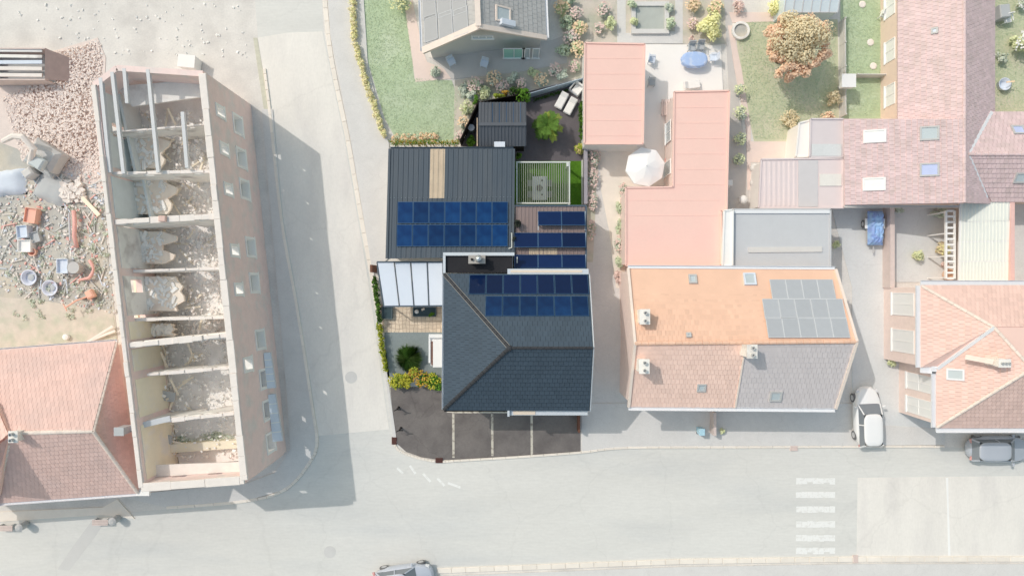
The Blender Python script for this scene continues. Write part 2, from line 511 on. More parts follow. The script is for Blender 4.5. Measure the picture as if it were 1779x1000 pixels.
def hedge(name, a, b, w, h, m, label, n, s=.07, m2=None):
    A, B = P(*a), P(*b); c = (A + B) / 2; t = thing(name, label, 'hedge', (c.x, c.y, 0))
    d = (B - A); L = d.length; d.normalize(); x = Vector((-d.y, d.x, 0))
    for mm, cnt in ((m, n), (m2, n // 2 if m2 else 0)):
        if not mm: continue
        f = MB(); k = max(2, int(L / (w * .38)))
        for i in range(k):
            p = A + d * L * (i + .5) / k + x * rnd.uniform(-.1, .1) * w
            foliage(f, (p.x + rnd.uniform(-.12, .12) * w, p.y + rnd.uniform(-.2, .2) * w, h * .5 + rnd.uniform(-.12, .08) * h), (w * rnd.uniform(.5, .75), w * rnd.uniform(.5, .75), h * .5), max(14, int(cnt * 1.5) // k), s * .85, 5)
        part('foliage', f, mm, t)
    st = MB()
    for i in range(max(2, int(L / .5))):
        p = A + d * (L * (i + .5) / max(2, int(L / .5))); st.tube([(p.x, p.y, -.02), (p.x + rnd.uniform(-.1, .1), p.y + rnd.uniform(-.1, .1), h * .7)], [.03, .01], 5)
    part('stem', st, M_bark, t)
    return t

# ---------------------------------------------------------------- materials; the white veil over the surroundings is mixed into their colours
M_bark = mat('bark', (112, 98, 84), var=.2, scale=9)
M_ground = mat('pale_ground', (226, 222, 217), var=.09, scale=.6, fine=.12, blot=((208, 204, 200), .45, .46, .72))
M_road = mat('pale_asphalt', (221, 220, 216), var=.05, scale=.5, fine=.07, blot=((207, 208, 207), .35, .5, .78), stretch=(.22, 1, 1), crack=(.13, .045))
M_patch = mat('asphalt_patch', (211, 210, 208), var=.04, scale=1.2, fine=.04)
M_conc = mat('pale_concrete', (236, 232, 226), var=.045, scale=.7, fine=.06, blot=((224, 220, 216), .6, .48, .74), stretch=(1, .3, 1), crack=(.12, .05))
M_pave = mat('pale_paving', (220, 218, 216), var=.06, scale=.8, fine=.07, crack=(.5, .06))
M_drive = mat('grey_paving', (218, 220, 221), var=.05, scale=.8, fine=.06, crack=(.3, .06))
M_kerb = mat('cream_kerb', (240, 232, 222), var=.05, scale=2, island=.05)
M_pink = mat('pink_paving', (234, 215, 207), var=.04, scale=2, fine=.05)
M_weed = mat('weed_strip', (206, 204, 188), var=.12, scale=3, fine=.1)
M_white_paint = mat('road_paint', (241, 241, 239), var=.06, scale=5, fine=.08, blot=((228, 227, 224), 5, .5, .62))
M_lawn = mat('pale_lawn', (186, 203, 170), var=.07, scale=1.0, fine=.1, blot=((196, 208, 182), .5, .45, .7))
M_lawn2 = mat('olive_lawn', (202, 205, 176), var=.06, scale=.8, fine=.1, blot=((210, 205, 184), .5, .45, .7))
M_soil = mat('pale_soil', (214, 205, 194), var=.1, scale=1.5, fine=.12, blot=((196, 196, 180), 1.0, .45, .65))
M_dirt = mat('yard_dirt', (188, 186, 180), var=.1, scale=.8, fine=.12, blot=((208, 200, 186), .5, .42, .62))
M_patio = mat('white_patio', (247, 243, 239), var=.02, scale=1, fine=.02)
M_terrace = mat('grey_terrace', (206, 202, 199), var=.05, scale=1.2, fine=.05)
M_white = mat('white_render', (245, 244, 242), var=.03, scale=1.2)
M_trim = mat('pale_trim', (232, 234, 238), var=.03, scale=2, rough=.5)
M_wallgrey = mat('pale_grey_wall', (216, 214, 212), var=.04, scale=1.5)
M_pinkroof = mat('pink_membrane', (249, 208, 197), var=.035, scale=.5, fine=.03, rough=.8, blot=((244, 202, 192), .5, .5, .75))
M_pinkwall = mat('pink_brick', (242, 224, 217), var=.06, scale=3, fine=.1)
M_orange = mat('orange_tile', (238, 198, 174), var=.05, scale=.8, island=.06)
M_redtile = mat('red_tile', (255, 214, 200), var=.05, scale=.8, island=.05)
M_salmon = mat('salmon_tile', (238, 206, 196), var=.05, scale=.6, island=.06)
M_rosetile = mat('rose_tile', (227, 203, 204), var=.06, scale=1.6, island=.06, blot=((214, 194, 192), 1.8, .42, .7))
M_plumtile = mat('plum_tile', (212, 205, 206), var=.03, scale=.7, island=.03)
M_greytile = mat('pale_grey_tile', (192, 191, 190), var=.04, scale=.8, island=.04)
M_ridgepale = mat('pale_ridge', (236, 222, 212), var=.06, scale=3, island=.06)
M_brickruin = mat('ruin_brick', (244, 221, 216), var=.07, scale=2, fine=.10, blot=((230, 220, 216), .8, .48, .68))
M_plaster = mat('pale_plaster', (243, 240, 235), var=.08, scale=1.2, fine=.06, blot=((206, 200, 196), .9, .5, .68))
M_yellow = mat('yellow_plaster', (247, 238, 216), var=.06, scale=1.2, blot=((242, 236, 226), 1.1, .52, .7))
M_teal = mat('grey_teal_plaster', (228, 234, 234), var=.06, scale=1.5)
M_walltop = mat('wall_top', (238, 230, 224), var=.07, scale=2.5, fine=.08)
M_steelpale = mat('pale_steel', (212, 214, 217), var=.05, scale=3, rough=.5)
M_rubble = mat('pink_rubble', (238, 225, 218), var=.06, scale=2, island=.06)
M_rubble2 = mat('grey_rubble', (244, 243, 240), var=.08, scale=2, island=.10)
M_palepanel = mat('pale_solar_glass', (182, 186, 192), var=.04, scale=2, rough=.25, spec=.5, objrand=.03)
M_paleframe = mat('pale_panel_frame', (210, 213, 217), rough=.4)
M_wglass = glass('pale_window_glass', (196, 206, 210))
M_wframe = mat('white_frame', (246, 246, 246), var=.02, rough=.45)
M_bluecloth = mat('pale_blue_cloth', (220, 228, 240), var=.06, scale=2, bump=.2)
M_bluetarp = mat('blue_tarp', (166, 202, 242), var=.10, scale=3, rough=.5, bump=.5, blot=((150, 176, 232), 1.8, .45, .6))
M_orangeplastic = mat('orange_plastic', (244, 192, 172), var=.04, rough=.5)
M_redplastic = mat('red_plastic', (240, 186, 178), var=.05, rough=.5)
M_greymetal = mat('grey_machine', (196, 196, 196), var=.06, rough=.5)
M_darkish = mat('dim_grey', (190, 193, 195), var=.05, rough=.6)
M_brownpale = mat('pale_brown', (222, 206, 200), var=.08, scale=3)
M_tealwater = mat('teal_water', (158, 206, 192), var=.06, scale=2, rough=.15, spec=.5)
M_carwhite = mat('white_car_paint', (247, 247, 250), var=.01, rough=.3, spec=.5, coat=.6)
M_cardark = mat('slate_car_paint', (188, 194, 204), var=.02, rough=.3, spec=.5, coat=.6)
M_carblue = mat('bluish_car_paint', (196, 202, 214), var=.02, rough=.3, spec=.5, coat=.6)
M_carglass = mat('car_glass', (134, 141, 148), var=.02, rough=.08, spec=.5)
M_tyre = mat('tyre', (120, 120, 122), var=.05)
M_rim = mat('wheel_rim', (205, 206, 208), var=.03, rough=.4, metal=.3)
M_lamp = mat('lamp_lens', (225, 226, 228), rough=.15, spec=.6)
M_rlamp = mat('red_lens', (222, 166, 162), rough=.2, spec=.6)
# foliage of the gardens around, whitened for the veil too
L_green = mat('leaf_soft_green', (208, 219, 190), var=.06, scale=3, island=.12)
L_sage = mat('leaf_sage', (206, 214, 197), var=.06, scale=3, island=.10)
L_yellow = mat('leaf_pale_yellow', (238, 236, 180), var=.06, scale=3, island=.14)
L_lime = mat('leaf_lime', (220, 226, 184), var=.06, scale=3, island=.16)
L_autumn = mat('leaf_autumn', (238, 206, 178), var=.04, scale=2, island=.08)
L_olive = mat('leaf_olive', (228, 214, 180), var=.04, scale=2, island=.07)
L_pinkish = mat('blossom_pink', (236, 212, 204), var=.1, island=.14)
L_orangef = mat('blossom_orange', (246, 218, 184), var=.1, island=.14)
L_yhedge = mat('leaf_golden_hedge', (240, 230, 188), var=.1, scale=3, island=.14)
# the dark property
D_asphalt = mat('dark_asphalt', (124, 119, 117), var=.07, scale=.6, fine=.16, blot=((111, 106, 105), .8, .42, .66), rough=.92, crack=(.35, .16))
D_yard = mat('yard_chippings', (112, 107, 111), var=.12, scale=1.5, fine=.22, rough=.95)
D_line = mat('parking_line', (208, 202, 190), var=.12, scale=4, fine=.16, blot=((146, 138, 130), 4, .52, .68))
D_slate = mat('slate_tile', (68, 83, 98), var=.07, scale=.5, island=.06, rough=.62, spec=.35)
D_ridge = mat('slate_ridge', (62, 64, 69), var=.1, scale=4, island=.06, rough=.7)
D_ridgeL = mat('lead_strip', (118, 120, 122), var=.1, scale=4, rough=.5, metal=.3)
D_sheet = mat('slate_metal_sheet', (74, 86, 98), blot=((86, 94, 102), .8, .5, .75), var=.08, scale=.6, rough=.5, spec=.4, stretch=(1, .12, 1), fine=.03)
D_shed = mat('shed_metal_sheet', (88, 93, 101), var=.10, scale=1.2, rough=.55, spec=.4, stretch=(1, .08, 1), fine=.05)
D_ply = mat('yellowed_skylight', (200, 182, 160), var=.1, scale=1.5, fine=.12, rough=.6)
D_brown = mat('brown_metal_sheet', (142, 126, 124), var=.06, scale=.8, rough=.55, stretch=(1, .15, 1), fine=.04)
D_bitumen = mat('black_bitumen', (46, 46, 50), var=.12, scale=1.2, fine=.1, rough=.85)
D_coping = mat('zinc_coping', (205, 212, 220), var=.04, scale=2, rough=.45)
D_copingw = mat('sandy_coping', (228, 214, 198), var=.06, scale=2)
D_white = mat('white_wall', (232, 232, 232), var=.03)
D_wall = mat('cream_wall', (214, 206, 194), var=.05)
D_frame = mat('blue_grey_frame', (84, 98, 112), rough=.45)
D_pane = mat('milky_pane', (226, 234, 246), var=.03, scale=.5, rough=.25, spec=.5)
D_cell = mat('blue_solar_cell', (10, 50, 98), var=.10, scale=2, rough=.15, spec=.22, objrand=.22, blot=((22, 66, 114), 1.2, .4, .7))
D_cell2 = mat('navy_solar_cell', (16, 38, 80), var=.10, scale=2, rough=.15, spec=.22, objrand=.28)
D_cframe = mat('panel_frame', (66, 98, 132), rough=.35, metal=.3)
D_black = mat('black_plastic', (34, 34, 36), rough=.5)
D_chrome = mat('chrome_cowl', (214, 218, 222), rough=.25, metal=.7)
D_grass = mat('artificial_turf', (84, 128, 36), var=.1, scale=2, fine=.16)
D_grass2 = mat('turf_blade', (92, 140, 40), var=.1, scale=2, island=.2)
D_perg = mat('white_aluminium', (214, 217, 212), rough=.4, var=.02)
D_furn = mat('white_furniture', (236, 236, 236), rough=.5, var=.02)
D_cush = mat('white_cushion', (240, 238, 236), rough=.95, var=.03, scale=4)
D_stone = mat('sandstone', (222, 205, 184), var=.1, scale=2.5, objrand=.12, fine=.1)
D_mortar = mat('sandy_joint', (192, 175, 158), var=.1, scale=4)
D_slab = mat('blue_grey_gravel', (140, 150, 152), var=.08, scale=1, fine=.2)
D_planter = mat('slate_planter', (92, 106, 112), var=.06, scale=1.5)
D_fence = mat('zinc_fence', (170, 186, 198), var=.06, scale=1.5, rough=.5)
D_darkfence = mat('tarred_fence', (40, 34, 34), var=.1, scale=3)
D_bollard = mat('black_bollard', (38, 38, 40), rough=.4)
D_drain = mat('rusty_grate', (96, 66, 62), var=.15, scale=8)
D_wood = mat('brown_wood', (120, 84, 70), var=.12, scale=4)
K_palm = mat('leaf_palm', (92, 124, 52), var=.12, scale=2, island=.22)
K_palmd = mat('leaf_palm_deep', (62, 94, 36), var=.12, scale=2, island=.22)
K_green = mat('leaf_fresh_green', (92, 134, 44), var=.1, scale=3, island=.28)
K_dark = mat('leaf_dark_green', (60, 88, 38), var=.1, scale=3, island=.28)
K_yellow = mat('leaf_golden', (176, 174, 62), var=.1, scale=3, island=.22)
K_ygreen = mat('leaf_yellow_green', (146, 160, 58), var=.1, scale=3, island=.24)
K_orange = mat('leaf_orange', (188, 150, 66), var=.1, scale=3, island=.2)
K_straw = mat('leaf_straw', (206, 190, 128), var=.1, scale=3, island=.2)
K_grassy = mat('ornamental_blade', (150, 184, 108), var=.12, scale=2, island=.26)

# ---------------------------------------------------------------- the setting: ground, roads, paving, lawns
g = MB(); g.box((0, 0, -.5), (420, 420, 1.0)); struct('ground', g, M_ground)
main_road = sheet('main_road', [(-420, 925), (0, 905), (180, 893), (430, 872), (500, 852), (540, 812), (556, 770), (690, 770), (702, 786), (762, 803), (1010, 787), (1090, 778), (1640, 776), (2300, 790), (2300, 966), (1480, 967), (1180, 973), (760, 990), (0, 1050), (-420, 1075)], .008, M_road)
side_road = sheet('side_road', [(556, 772), (543, 700), (515, 520), (490, 380), (470, 190), (448, 62), (430, -160), (550, -160), (562, 56), (600, 240), (648, 500), (686, 772)], .004, M_road)
sheet('concrete_carriageway', [(448, 66), (500, 57), (560, 55), (598, 240), (640, 490), (676, 745), (548, 757), (540, 690), (513, 520), (488, 380), (468, 190)], .012, M_conc)
sheet('concrete_carriageway', [(1490, 829), (1779, 826), (2300, 826), (2300, 964), (1779, 965), (1488, 965)], .014, M_conc)
sheet('asphalt_patch', [(160, 903), (183, 905), (166, 930), (140, 965), (120, 990), (100, 988), (122, 955), (146, 922)], .013, M_patch)
sheet('road_joint', [(1643, 829), (1647, 829), (1648, 873), (1651, 964), (1647, 964), (1645, 873)], .018, M_white)
sheet('pavement', [(562, -160), (574, 60), (610, 245), (652, 500), (690, 768), (684, 768), (668, 640), (650, 470), (676, 448), (676, 250), (640, 120), (622, -160)], .10, M_pave)
sheet('pavement', [(1010, 783), (1090, 775), (1640, 772), (1640, 745), (1490, 735), (1490, 700), (1010, 700)], .09, M_pave)
sheet('driveway', [(1444, 360), (1540, 360), (1540, 600), (1640, 745), (1640, 772), (1480, 772), (1480, 500)], .05, M_drive)
sheet('pavement', [(205, 860), (430, 838), (478, 820), (505, 780), (500, 700), (455, 190), (474, 190), (492, 380), (517, 520), (545, 700), (553, 765), (540, 802), (500, 848), (430, 868), (290, 880)], .09, M_pave)
sheet('pavement', [(-420, 905), (0, 888), (180, 880), (205, 866), (235, 900), (180, 893), (0, 905), (-420, 925)], .09, M_kerb)
sheet('pavement', [(760, 999), (1180, 983), (1480, 978), (2300, 978), (2300, 1120), (760, 1120)], .09, M_pave)
sheet('weed_strip', [(440, 66), (447, 66), (470, 200), (490, 400), (515, 540), (508, 540), (482, 400), (460, 200)], .02, M_weed)
kerb('kerb', smooth_path([(686, 770), (690, 778), (704, 787), (732, 796), (763, 801), (800, 799), (900, 793), (1010, 785), (1090, 777), (1300, 776), (1500, 775), (1640, 775)]), .16, .11, M_kerb)
kerb('kerb', smooth_path([(558, -160), (570, 60), (605, 245), (628, 380), (650, 500), (672, 640), (688, 768)]), .3, .05, M_kerb)
kerb('kerb', smooth_path([(460, 120), (470, 200), (490, 385), (515, 525), (543, 705), (551, 768), (538, 803), (498, 848), (430, 869), (290, 881)]), .2, .11, M_kerb)
kerb('kerb', [(760, 990), (1180, 974), (1480, 970), (2300, 969)], .35, .11, M_kerb)
# zebra crossing: worn blocks of paint, one object per bar
for i, y in enumerate((835, 859, 884, 910, 934, 956)):
    m = MB(); nb = 7
    for k in range(nb):
        x0 = 1383 + k * 9.7; a = P(x0 + rnd.uniform(-.4, .4), y - 5.2 + rnd.uniform(-.6, .6)); b = P(x0 + 9.5, y + 5.2 + rnd.uniform(-.6, .6))
        if (i in (0, 5)) and k in (2, 5): b.y += .12
        m.box(((a.x + b.x) / 2, (a.y + b.y) / 2, .0055), (abs(b.x - a.x), abs(b.y - a.y), .015))
    part('crosswalk_bar', m, M_white_paint, main_road)
for pts in ([(712, 808), (722, 822)], [(735, 822), (748, 836)], [(760, 830), (772, 843)], [(690, 812), (700, 822)], [(778, 838), (800, 846)]):
    m = MB(); a, b = P(*pts[0]), P(*pts[1]); m.bar((a.x, a.y, .009), (b.x, b.y, .009), .16, .006); part('yield_mark', m, M_white_paint, main_road)
for x, y, lb in ((573, 958, 'faint grey manhole cover in the main road below the ruin\'s shadow'), (610, 655, 'faint manhole cover in the pale concrete side road')):
    c = P(x, y, .012); t = thing('manhole_cover', lb, 'manhole cover', (c.x, c.y, 0)); m = MB(); m.lathe((c.x, c.y, 0), [(.42, 0), (.42, .020), (.36, .020), (.36, .016)], 24); part('ring', m, M_patch, t); m = MB(); m.lathe((c.x, c.y, 0), [(.35, 0), (.35, .019), (.2, .021), (.02, .021)], 20); part('lid', m, M_patch, t)
# gardens
sheet('lawn', [(622, -30), (716, -30), (706, 20), (720, 138), (785, 140), (797, 178), (790, 246), (690, 246), (668, 205), (640, 110)], .02, M_lawn)
sheet('garden_path', [(704, 20), (716, 0), (735, 88), (742, 108), (772, 120), (784, 137), (722, 143)], .035, M_pink)
sheet('terrace', [(745, 100), (960, 70), (985, 60), (985, 110), (900, 126), (785, 138), (770, 118)], .05, M_terrace)
sheet('flower_bed', [(790, 140), (1012, 98), (1014, 134), (832, 178), (800, 250), (788, 250)], .03, M_soil)
sheet('flower_bed', [(960, -60), (1040, -60), (1030, 75), (1014, 100), (985, 108)], .026, M_soil)
sheet('alley', [(1018, 246), (1120, 246), (1120, 330), (1090, 330), (1090, 700), (1026, 700), (1020, 470)], .02, M_pave)
sheet('flower_bed', [(1020, 250), (1042, 250), (1036, 330), (1030, 455), (1020, 455)], .03, M_soil)
sheet('gravel_path', [(1042, 262), (1168, 262), (1168, 322), (1086, 324), (1086, 500), (1070, 500), (1058, 400), (1044, 330)], .035, M_kerb)
sheet('patio', [(1116, 78), (1252, 80), (1256, 165), (1172, 165), (1172, 330), (1118, 250)], .08, M_patio)
sheet('flower_bed', [(1020, -40), (1262, -40), (1262, 76), (1020, 76)], .028, M_soil)
sheet('garden_path', [(1072, -40), (1087, -40), (1087, 76), (1072, 76)], .045, M_pave)
sheet('garden_path', [(1173, -40), (1186, -40), (1186, 76), (1172, 76)], .045, M_pave)
sheet('garden_path', [(1087, 58), (1172, 55), (1172, 76), (1087, 76)], .04, M_pave)
sheet('alley', [(1256, -40), (1272, -40), (1272, 100), (1302, 300), (1302, 362), (1266, 362), (1266, 160)], .03, M_terrace)
sheet('garden_path', [(1264, 45), (1272, 45), (1288, 120), (1304, 220), (1304, 330), (1298, 330), (1296, 220), (1276, 120)], .045, M_pink)
sheet('lawn', [(1276, 34), (1455, 34), (1458, 246), (1310, 246), (1300, 200), (1284, 110)], .02, M_lawn2)
sheet('lawn', [(1460, -60), (1536, -60), (1536, 206), (1460, 206)], .022, M_lawn)
sheet('lawn', [(1722, -60), (1900, -60), (1900, 200), (1722, 200)], .022, M_lawn2)
sheet('garden_path', [(1266, 22), (1350, 22), (1344, 38), (1272, 40)], .04, M_pink)
sheet('patio', [(1302, 246), (1392, 246), (1392, 282), (1304, 282)], .04, M_pink)
sheet('courtyard', [(1548, 352), (1660, 352), (1660, 490), (1548, 490)], .07, M_drive)
sheet('yard_dirt', [(-200, 150), (60, 140), (170, 290), (206, 600), (-200, 620)], .03, M_dirt)
sheet('rubble_dust', [(-20, 150), (60, 140), (90, 90), (170, 66), (184, 100), (182, 150), (165, 170), (178, 300), (196, 352), (120, 310), (40, 262), (-20, 240)], .036, mat('rubble_dust', (230, 216, 209), var=.08, scale=1.2, fine=.12))
sheet('sand_strip', [(-200, 500), (60, 520), (196, 540), (204, 596), (-200, 612)], .042, M_soil)
# the property's own ground
sheet('parking_surface', [(678, 672), (775, 672), (775, 716), (1008, 716), (1008, 783), (900, 791), (800, 797), (763, 798), (732, 793), (706, 784), (688, 768), (684, 730)], .06, D_asphalt)
sheet('yard_surface', [(800, 254), (832, 180), (1014, 136), (1014, 280), (892, 280), (892, 262)], .05, D_yard)
turf = sheet('turf_lawn', [(893, 280), (1012, 280), (1012, 356), (893, 356)], .06, D_grass)
sheet('gravel_court', [(668, 576), (772, 576), (772, 655), (672, 655)], .05, D_slab)
terr = sheet('stone_terrace', [(660, 528), (772, 528), (772, 577), (666, 577)], .045, D_mortar)
# sandstone flags: separate stones with recessed joints
gx, gy = 17, 7
def jit(i, j):
    r2 = random.Random(i * 91 + j * 7 + 3); return (660 + i * 6.6 + (r2.uniform(-1.7, 1.7) if 0 < i < gx else 0), 529 + j * 6.9 + (r2.uniform(-1.6, 1.6) if 0 < j < gy else 0))
for j in range(gy):
    for i in range(gx):
        q = [Vector((*jit(a, b), 0)) for a, b in ((i, j), (i + 1, j), (i + 1, j + 1), (i, j + 1))]; c = sum(q, Vector()) / 4
        if c.x < 664 + (c.y - 530) * .1: continue
        m = MB(); m.prism([P(*(c + (p - c) * .88).xy) for p in q], .03, .062 + rnd.uniform(0, .012)); part('paving_stone', m, D_stone, terr)
for x0, x1, y0 in ((785.5, 789.5, 718), (853, 857, 718), (921.5, 925.5, 718)):
    m = MB(); m.prism([P(x0, y0), P(x1, y0), P(x1 + .5, 794 if x0 < 800 else 791), P(x0 + .5, 794 if x0 < 800 else 791)], .05, .064); struct('parking_line', m, D_line)
m = MB(); m.prism([P(785, 714), P(884, 714), P(884, 717), P(785, 717)], .05, .064); struct('parking_line', m, D_line)
# blades of turf: grass nobody could count
f = MB()
for i in range(5200):
    x, y = rnd.uniform(894, 1011), rnd.uniform(281, 355); a = P(x, y, .06); leaf(f, a + Vector((0, 0, .015)), Vector((rnd.uniform(-.7, .7), rnd.uniform(-.7, .7), 1)), .035, .35)
part('grass', f, D_grass2, None, kind='stuff')
f = MB()
def inside(x, y, pg):
    c = False
    for i in range(len(pg)):
        (x0, y0), (x1, y1) = pg[i], pg[i - 1]
        if (y0 > y) != (y1 > y) and x < (x1 - x0) * (y - y0) / (y1 - y0) + x0: c = not c
    return c
for pg, n in (([(626, -10), (712, -10), (706, 20), (720, 136), (785, 140), (795, 178), (788, 242), (692, 242), (668, 200), (642, 110)], 9000), ([(1280, 38), (1452, 38), (1455, 242), (1312, 242), (1304, 200), (1288, 110)], 9000), ([(1463, -10), (1532, -10), (1532, 203), (1463, 203)], 4200), ([(1728, -10), (1785, -10), (1785, 195), (1728, 195)], 2600)):
    x0, x1, y0, y1 = min(p[0] for p in pg), max(p[0] for p in pg), min(p[1] for p in pg), max(p[1] for p in pg)
    for i in range(n):
        x, y = rnd.uniform(x0, x1), rnd.uniform(y0, y1)
        if not inside(x, y, pg): continue
        a = P(x, y, .03); leaf(f, a + Vector((0, 0, .015)), Vector((rnd.uniform(-.45, .45), rnd.uniform(-.45, .45), 1)), .05, .35)
part('grass', f, mat('pale_grass_blade', (192, 206, 174), var=.06, scale=1, island=.06), None, kind='stuff')

# ---------------------------------------------------------------- the dark-roofed house
HE, HR = 4.4, 7.7
h = thing('dark_hipped_house', 'corner house under a dark slate roof, hipped at one end, with zinc coping', 'house', P(900, 600))
eNW, eNE, eSE, eSW = P(772, 476, HE), P(1022.5, 476, HE), P(1024, 712, HE), P(771, 711, HE)
apx, rE = P(885, 604, HR), P(1030, 604, HR)
planeN, planeS, planeW = [eNW, eNE, rE, apx], [eSW, eSE, rE, apx], [eNW, eSW, apx]
wl = MB(); i = .28
walls(wl, [(eSW.x + i, eSW.y + i, HE - .1), (eSE.x - i * .5, eSE.y + i, HE - .1), (rE.x - .16, rE.y, HR - .2), (eNE.x - i * .5, eNE.y - i, HE - .1), (eNW.x + i, eNW.y - i, HE - .1)])
part('wall', wl, D_white, h)
rf = MB()
for pl in (planeN, planeS, planeW): rf.slab(pl, .12)
roof = part('roof', rf, D_bitumen, h)
tm = MB()
for pl in (planeN, planeS, planeW): tiles(tm, pl, .30, .36, .06, vgap=.025)
part('slate_course', tm, D_slate, roof, kind='stuff')
rm = MB(); up = Vector((0, 0, .05))
ridge(rm, apx + up, eSW + up, .11); ridge(rm, apx + up, rE + up, .08)
part('ridge_tile', rm, D_ridge, roof)
rm = MB(); ridge(rm, apx + up, eNW + up, .10, .4); part('ridge_tile', rm, D_ridge, roof)
rm = MB()
d = (eNW - apx); x = d.cross(Vector((0, 0, 1))).normalized()
for s in (-.115, .115): rm.bar(apx + up * .9 + x * s, eNW + up * .9 + x * s, .035, .05)
part('lead_strip', rm, D_ridgeL, roof)
m = MB(); m.lathe(apx, [(.17, 0), (.18, .08), (.11, .14), (.02, .16)], 10); part('hip_cap', m, D_ridge, roof)
gm = MB(); gutter(gm, eSW + Vector((0, -.08, -.12)), P(884, 713, HE) + Vector((0, 0, -.12)), .12); part('gutter', gm, D_black, h)
gm = MB(); gutter(gm, eSW + Vector((-.07, 0, -.08)), eNW + Vector((-.07, 0, -.08)), .12); part('gutter', gm, D_coping, h)
gm = MB(); gm.bar(eSE + Vector((.05, 0, -.05)), rE + Vector((.05, 0, -.05)), .06, .2); gm.bar(eNE + Vector((.05, 0, -.05)), rE + Vector((.05, 0, -.05)), .06, .2); part('verge_board', gm, D_coping, h)
a, b = P(882, 715.5, HE - .25), P(1021, 715.5, HE - .25)
m = MB(); m.box(((a.x + b.x) / 2, a.y - .02, HE - .3), (b.x - a.x, .34, .3), bev=.03); part('cornice', m, D_coping, h)
m = MB(); m.box((a.x + 1.05, a.y - .02, HE - .13), (1.4, .24, .03)); part('cornice_flashing', m, D_copingw, h)
m = MB(); m.box((a.x + .05, a.y + .03, HE - .2), (.14, .5, .5)); part('downpipe_head', m, D_coping, h)
m = MB(); p = P(884, 716, 0); m.tube([(a.x + .1, eSW.y + .2, 0), (a.x + .1, eSW.y + .2, HE - .3)], .05, 8); part('downpipe', m, D_coping, h)
a, b = P(883, 471.5, HE + .1), P(1021, 471.5, HE + .1)
m = MB(); m.box(((a.x + b.x) / 2, a.y, HE / 2 + .02), (b.x - a.x, .22, HE)); m.box(((a.x + b.x) / 2, a.y, HE + .1), (b.x - a.x + .1, .34, .14)); part('parapet', m, D_coping, h)
m = MB(); m.box(((a.x + b.x) / 2 - .1, a.y + .01, HE + .18), (b.x - a.x - .5, .16, .03)); part('coping', m, D_copingw, h)
# flat bitumen roof at the back with its parapet, cowl and chimney
a, b = P(773, 443, 4.3), P(891, 475, 4.3)
fm = MB(); fm.prism([(a.x, a.y), (b.x, a.y), (b.x, eNE.y + .28), (a.x, eNE.y + .28)], 0, 4.25); part('wall', fm, D_white, h)
fm = MB(); fm.prism([(a.x + .02, a.y - .02), (b.x - .02, a.y - .02), (b.x - .02, eNW.y + .1), (a.x + .02, eNW.y + .1)], 4.24, 4.3); part('flat_roof', fm, D_bitumen, h)
m = MB(); m.box(((a.x + b.x) / 2, a.y + .06, 4.36), (b.x - a.x + .2, .2, .22)); m.box((a.x - .03, (a.y + eNW.y) / 2 + .02, 4.36), (.16, a.y - eNW.y - .1, .22)); part('parapet', m, D_coping, h)
c = P(829, 451, 4.6)
m = MB(); m.box((c.x, c.y, 4.62), (.95, .42, .66), bev=.03); ch = part('chimney', m, mat('chimney_brick', (150, 140, 134), var=.1, scale=6), h)
m = MB(); m.box((c.x, c.y, 4.98), (1.06, .52, .06)); part('chimney_slab', m, mat('chimney_slab', (176, 172, 168), var=.08), ch)
m = MB(); m.lathe((c.x + .12, c.y + .03, 5.0), [(.12, 0), (.12, .2), (.2, .22), (.23, .34), (.17, .46), (.03, .52)], 14); part('cowl', m, D_chrome, ch, smooth=True)
m = MB(); m.lathe((c.x - .3, c.y, 5.0), [(.08, 0), (.08, .14), (.05, .14), (.05, .05)], 10); part('chimney_pot', m, D_black, ch)
# front windows and garage door openings of the street side, entrance side
for px in (815, 850):
    q = P(px, 0, 0); window(h, (q.x, eSW.y + .28, 1.6), (1, 0, 0), 1.1, 1.3, (0, -1, 0), M_wframe, M_wglass, (2, 1))
for px in (915, 960, 1000):
    q = P(px, 0, 0); window(h, (q.x, eSW.y + .28, 2.0), (1, 0, 0), 1.0, 1.5, (0, -1, 0), M_wframe, M_wglass, (2, 1))
q = P(881, 0, 0); m = MB(); m.box((q.x, eSW.y + .25, 1.03), (.95, .08, 2.06)); dr = part('door', m, D_frame, h)
m = MB(); m.tube([(q.x + .35, eSW.y + .18, .9), (q.x + .35, eSW.y + .18, 1.2)], .02, 6); part('handle', m, D_chrome, dr)
# white entrance bay on the west side
a, b = P(745, 582, 2.6), P(772, 638, 2.6)
bay = thing('entrance_bay', 'white flat-topped entrance porch built against the hipped end of the slate roof', 'porch', ((a.x + b.x) / 2, (a.y + b.y) / 2, 0))
m = MB(); m.prism([(a.x + .1, a.y - .1), (b.x + .3, a.y - .1), (b.x + .3, b.y + .1), (a.x + .1, b.y + .1)], 0, 2.45); part('wall', m, D_white, bay)
a2 = P(752, 589, 2.6)
m = MB(); m.box(((a2.x + b.x + .3) / 2, (a2.y + b.y) / 2, 2.52), (b.x + .3 - a2.x, a2.y - b.y, .12), bev=.02); part('roof', m, D_furn, bay)
m = MB(); m.box(((a.x + b.x) / 2 + .15, a.y - .05, 2.54), (b.x - a.x + .3, .24, .2)); m.box((a.x + .04, (a.y + b.y) / 2 + .1, 2.5), (.12, a.y - b.y - .4, .12)); part('coping', m, D_furn, bay)
m = MB(); m.box((a2.x - .06, (a2.y + b.y) / 2, 2.5), (.1, a2.y - b.y - .3, .1)); part('roof_gutter', m, D_wood, bay)
window(bay, (a.x + .1, (a.y + b.y) / 2, 1.35), (0, 1, 0), 1.2, 1.5, (-1, 0, 0), M_wframe, M_wglass, (2, 1))

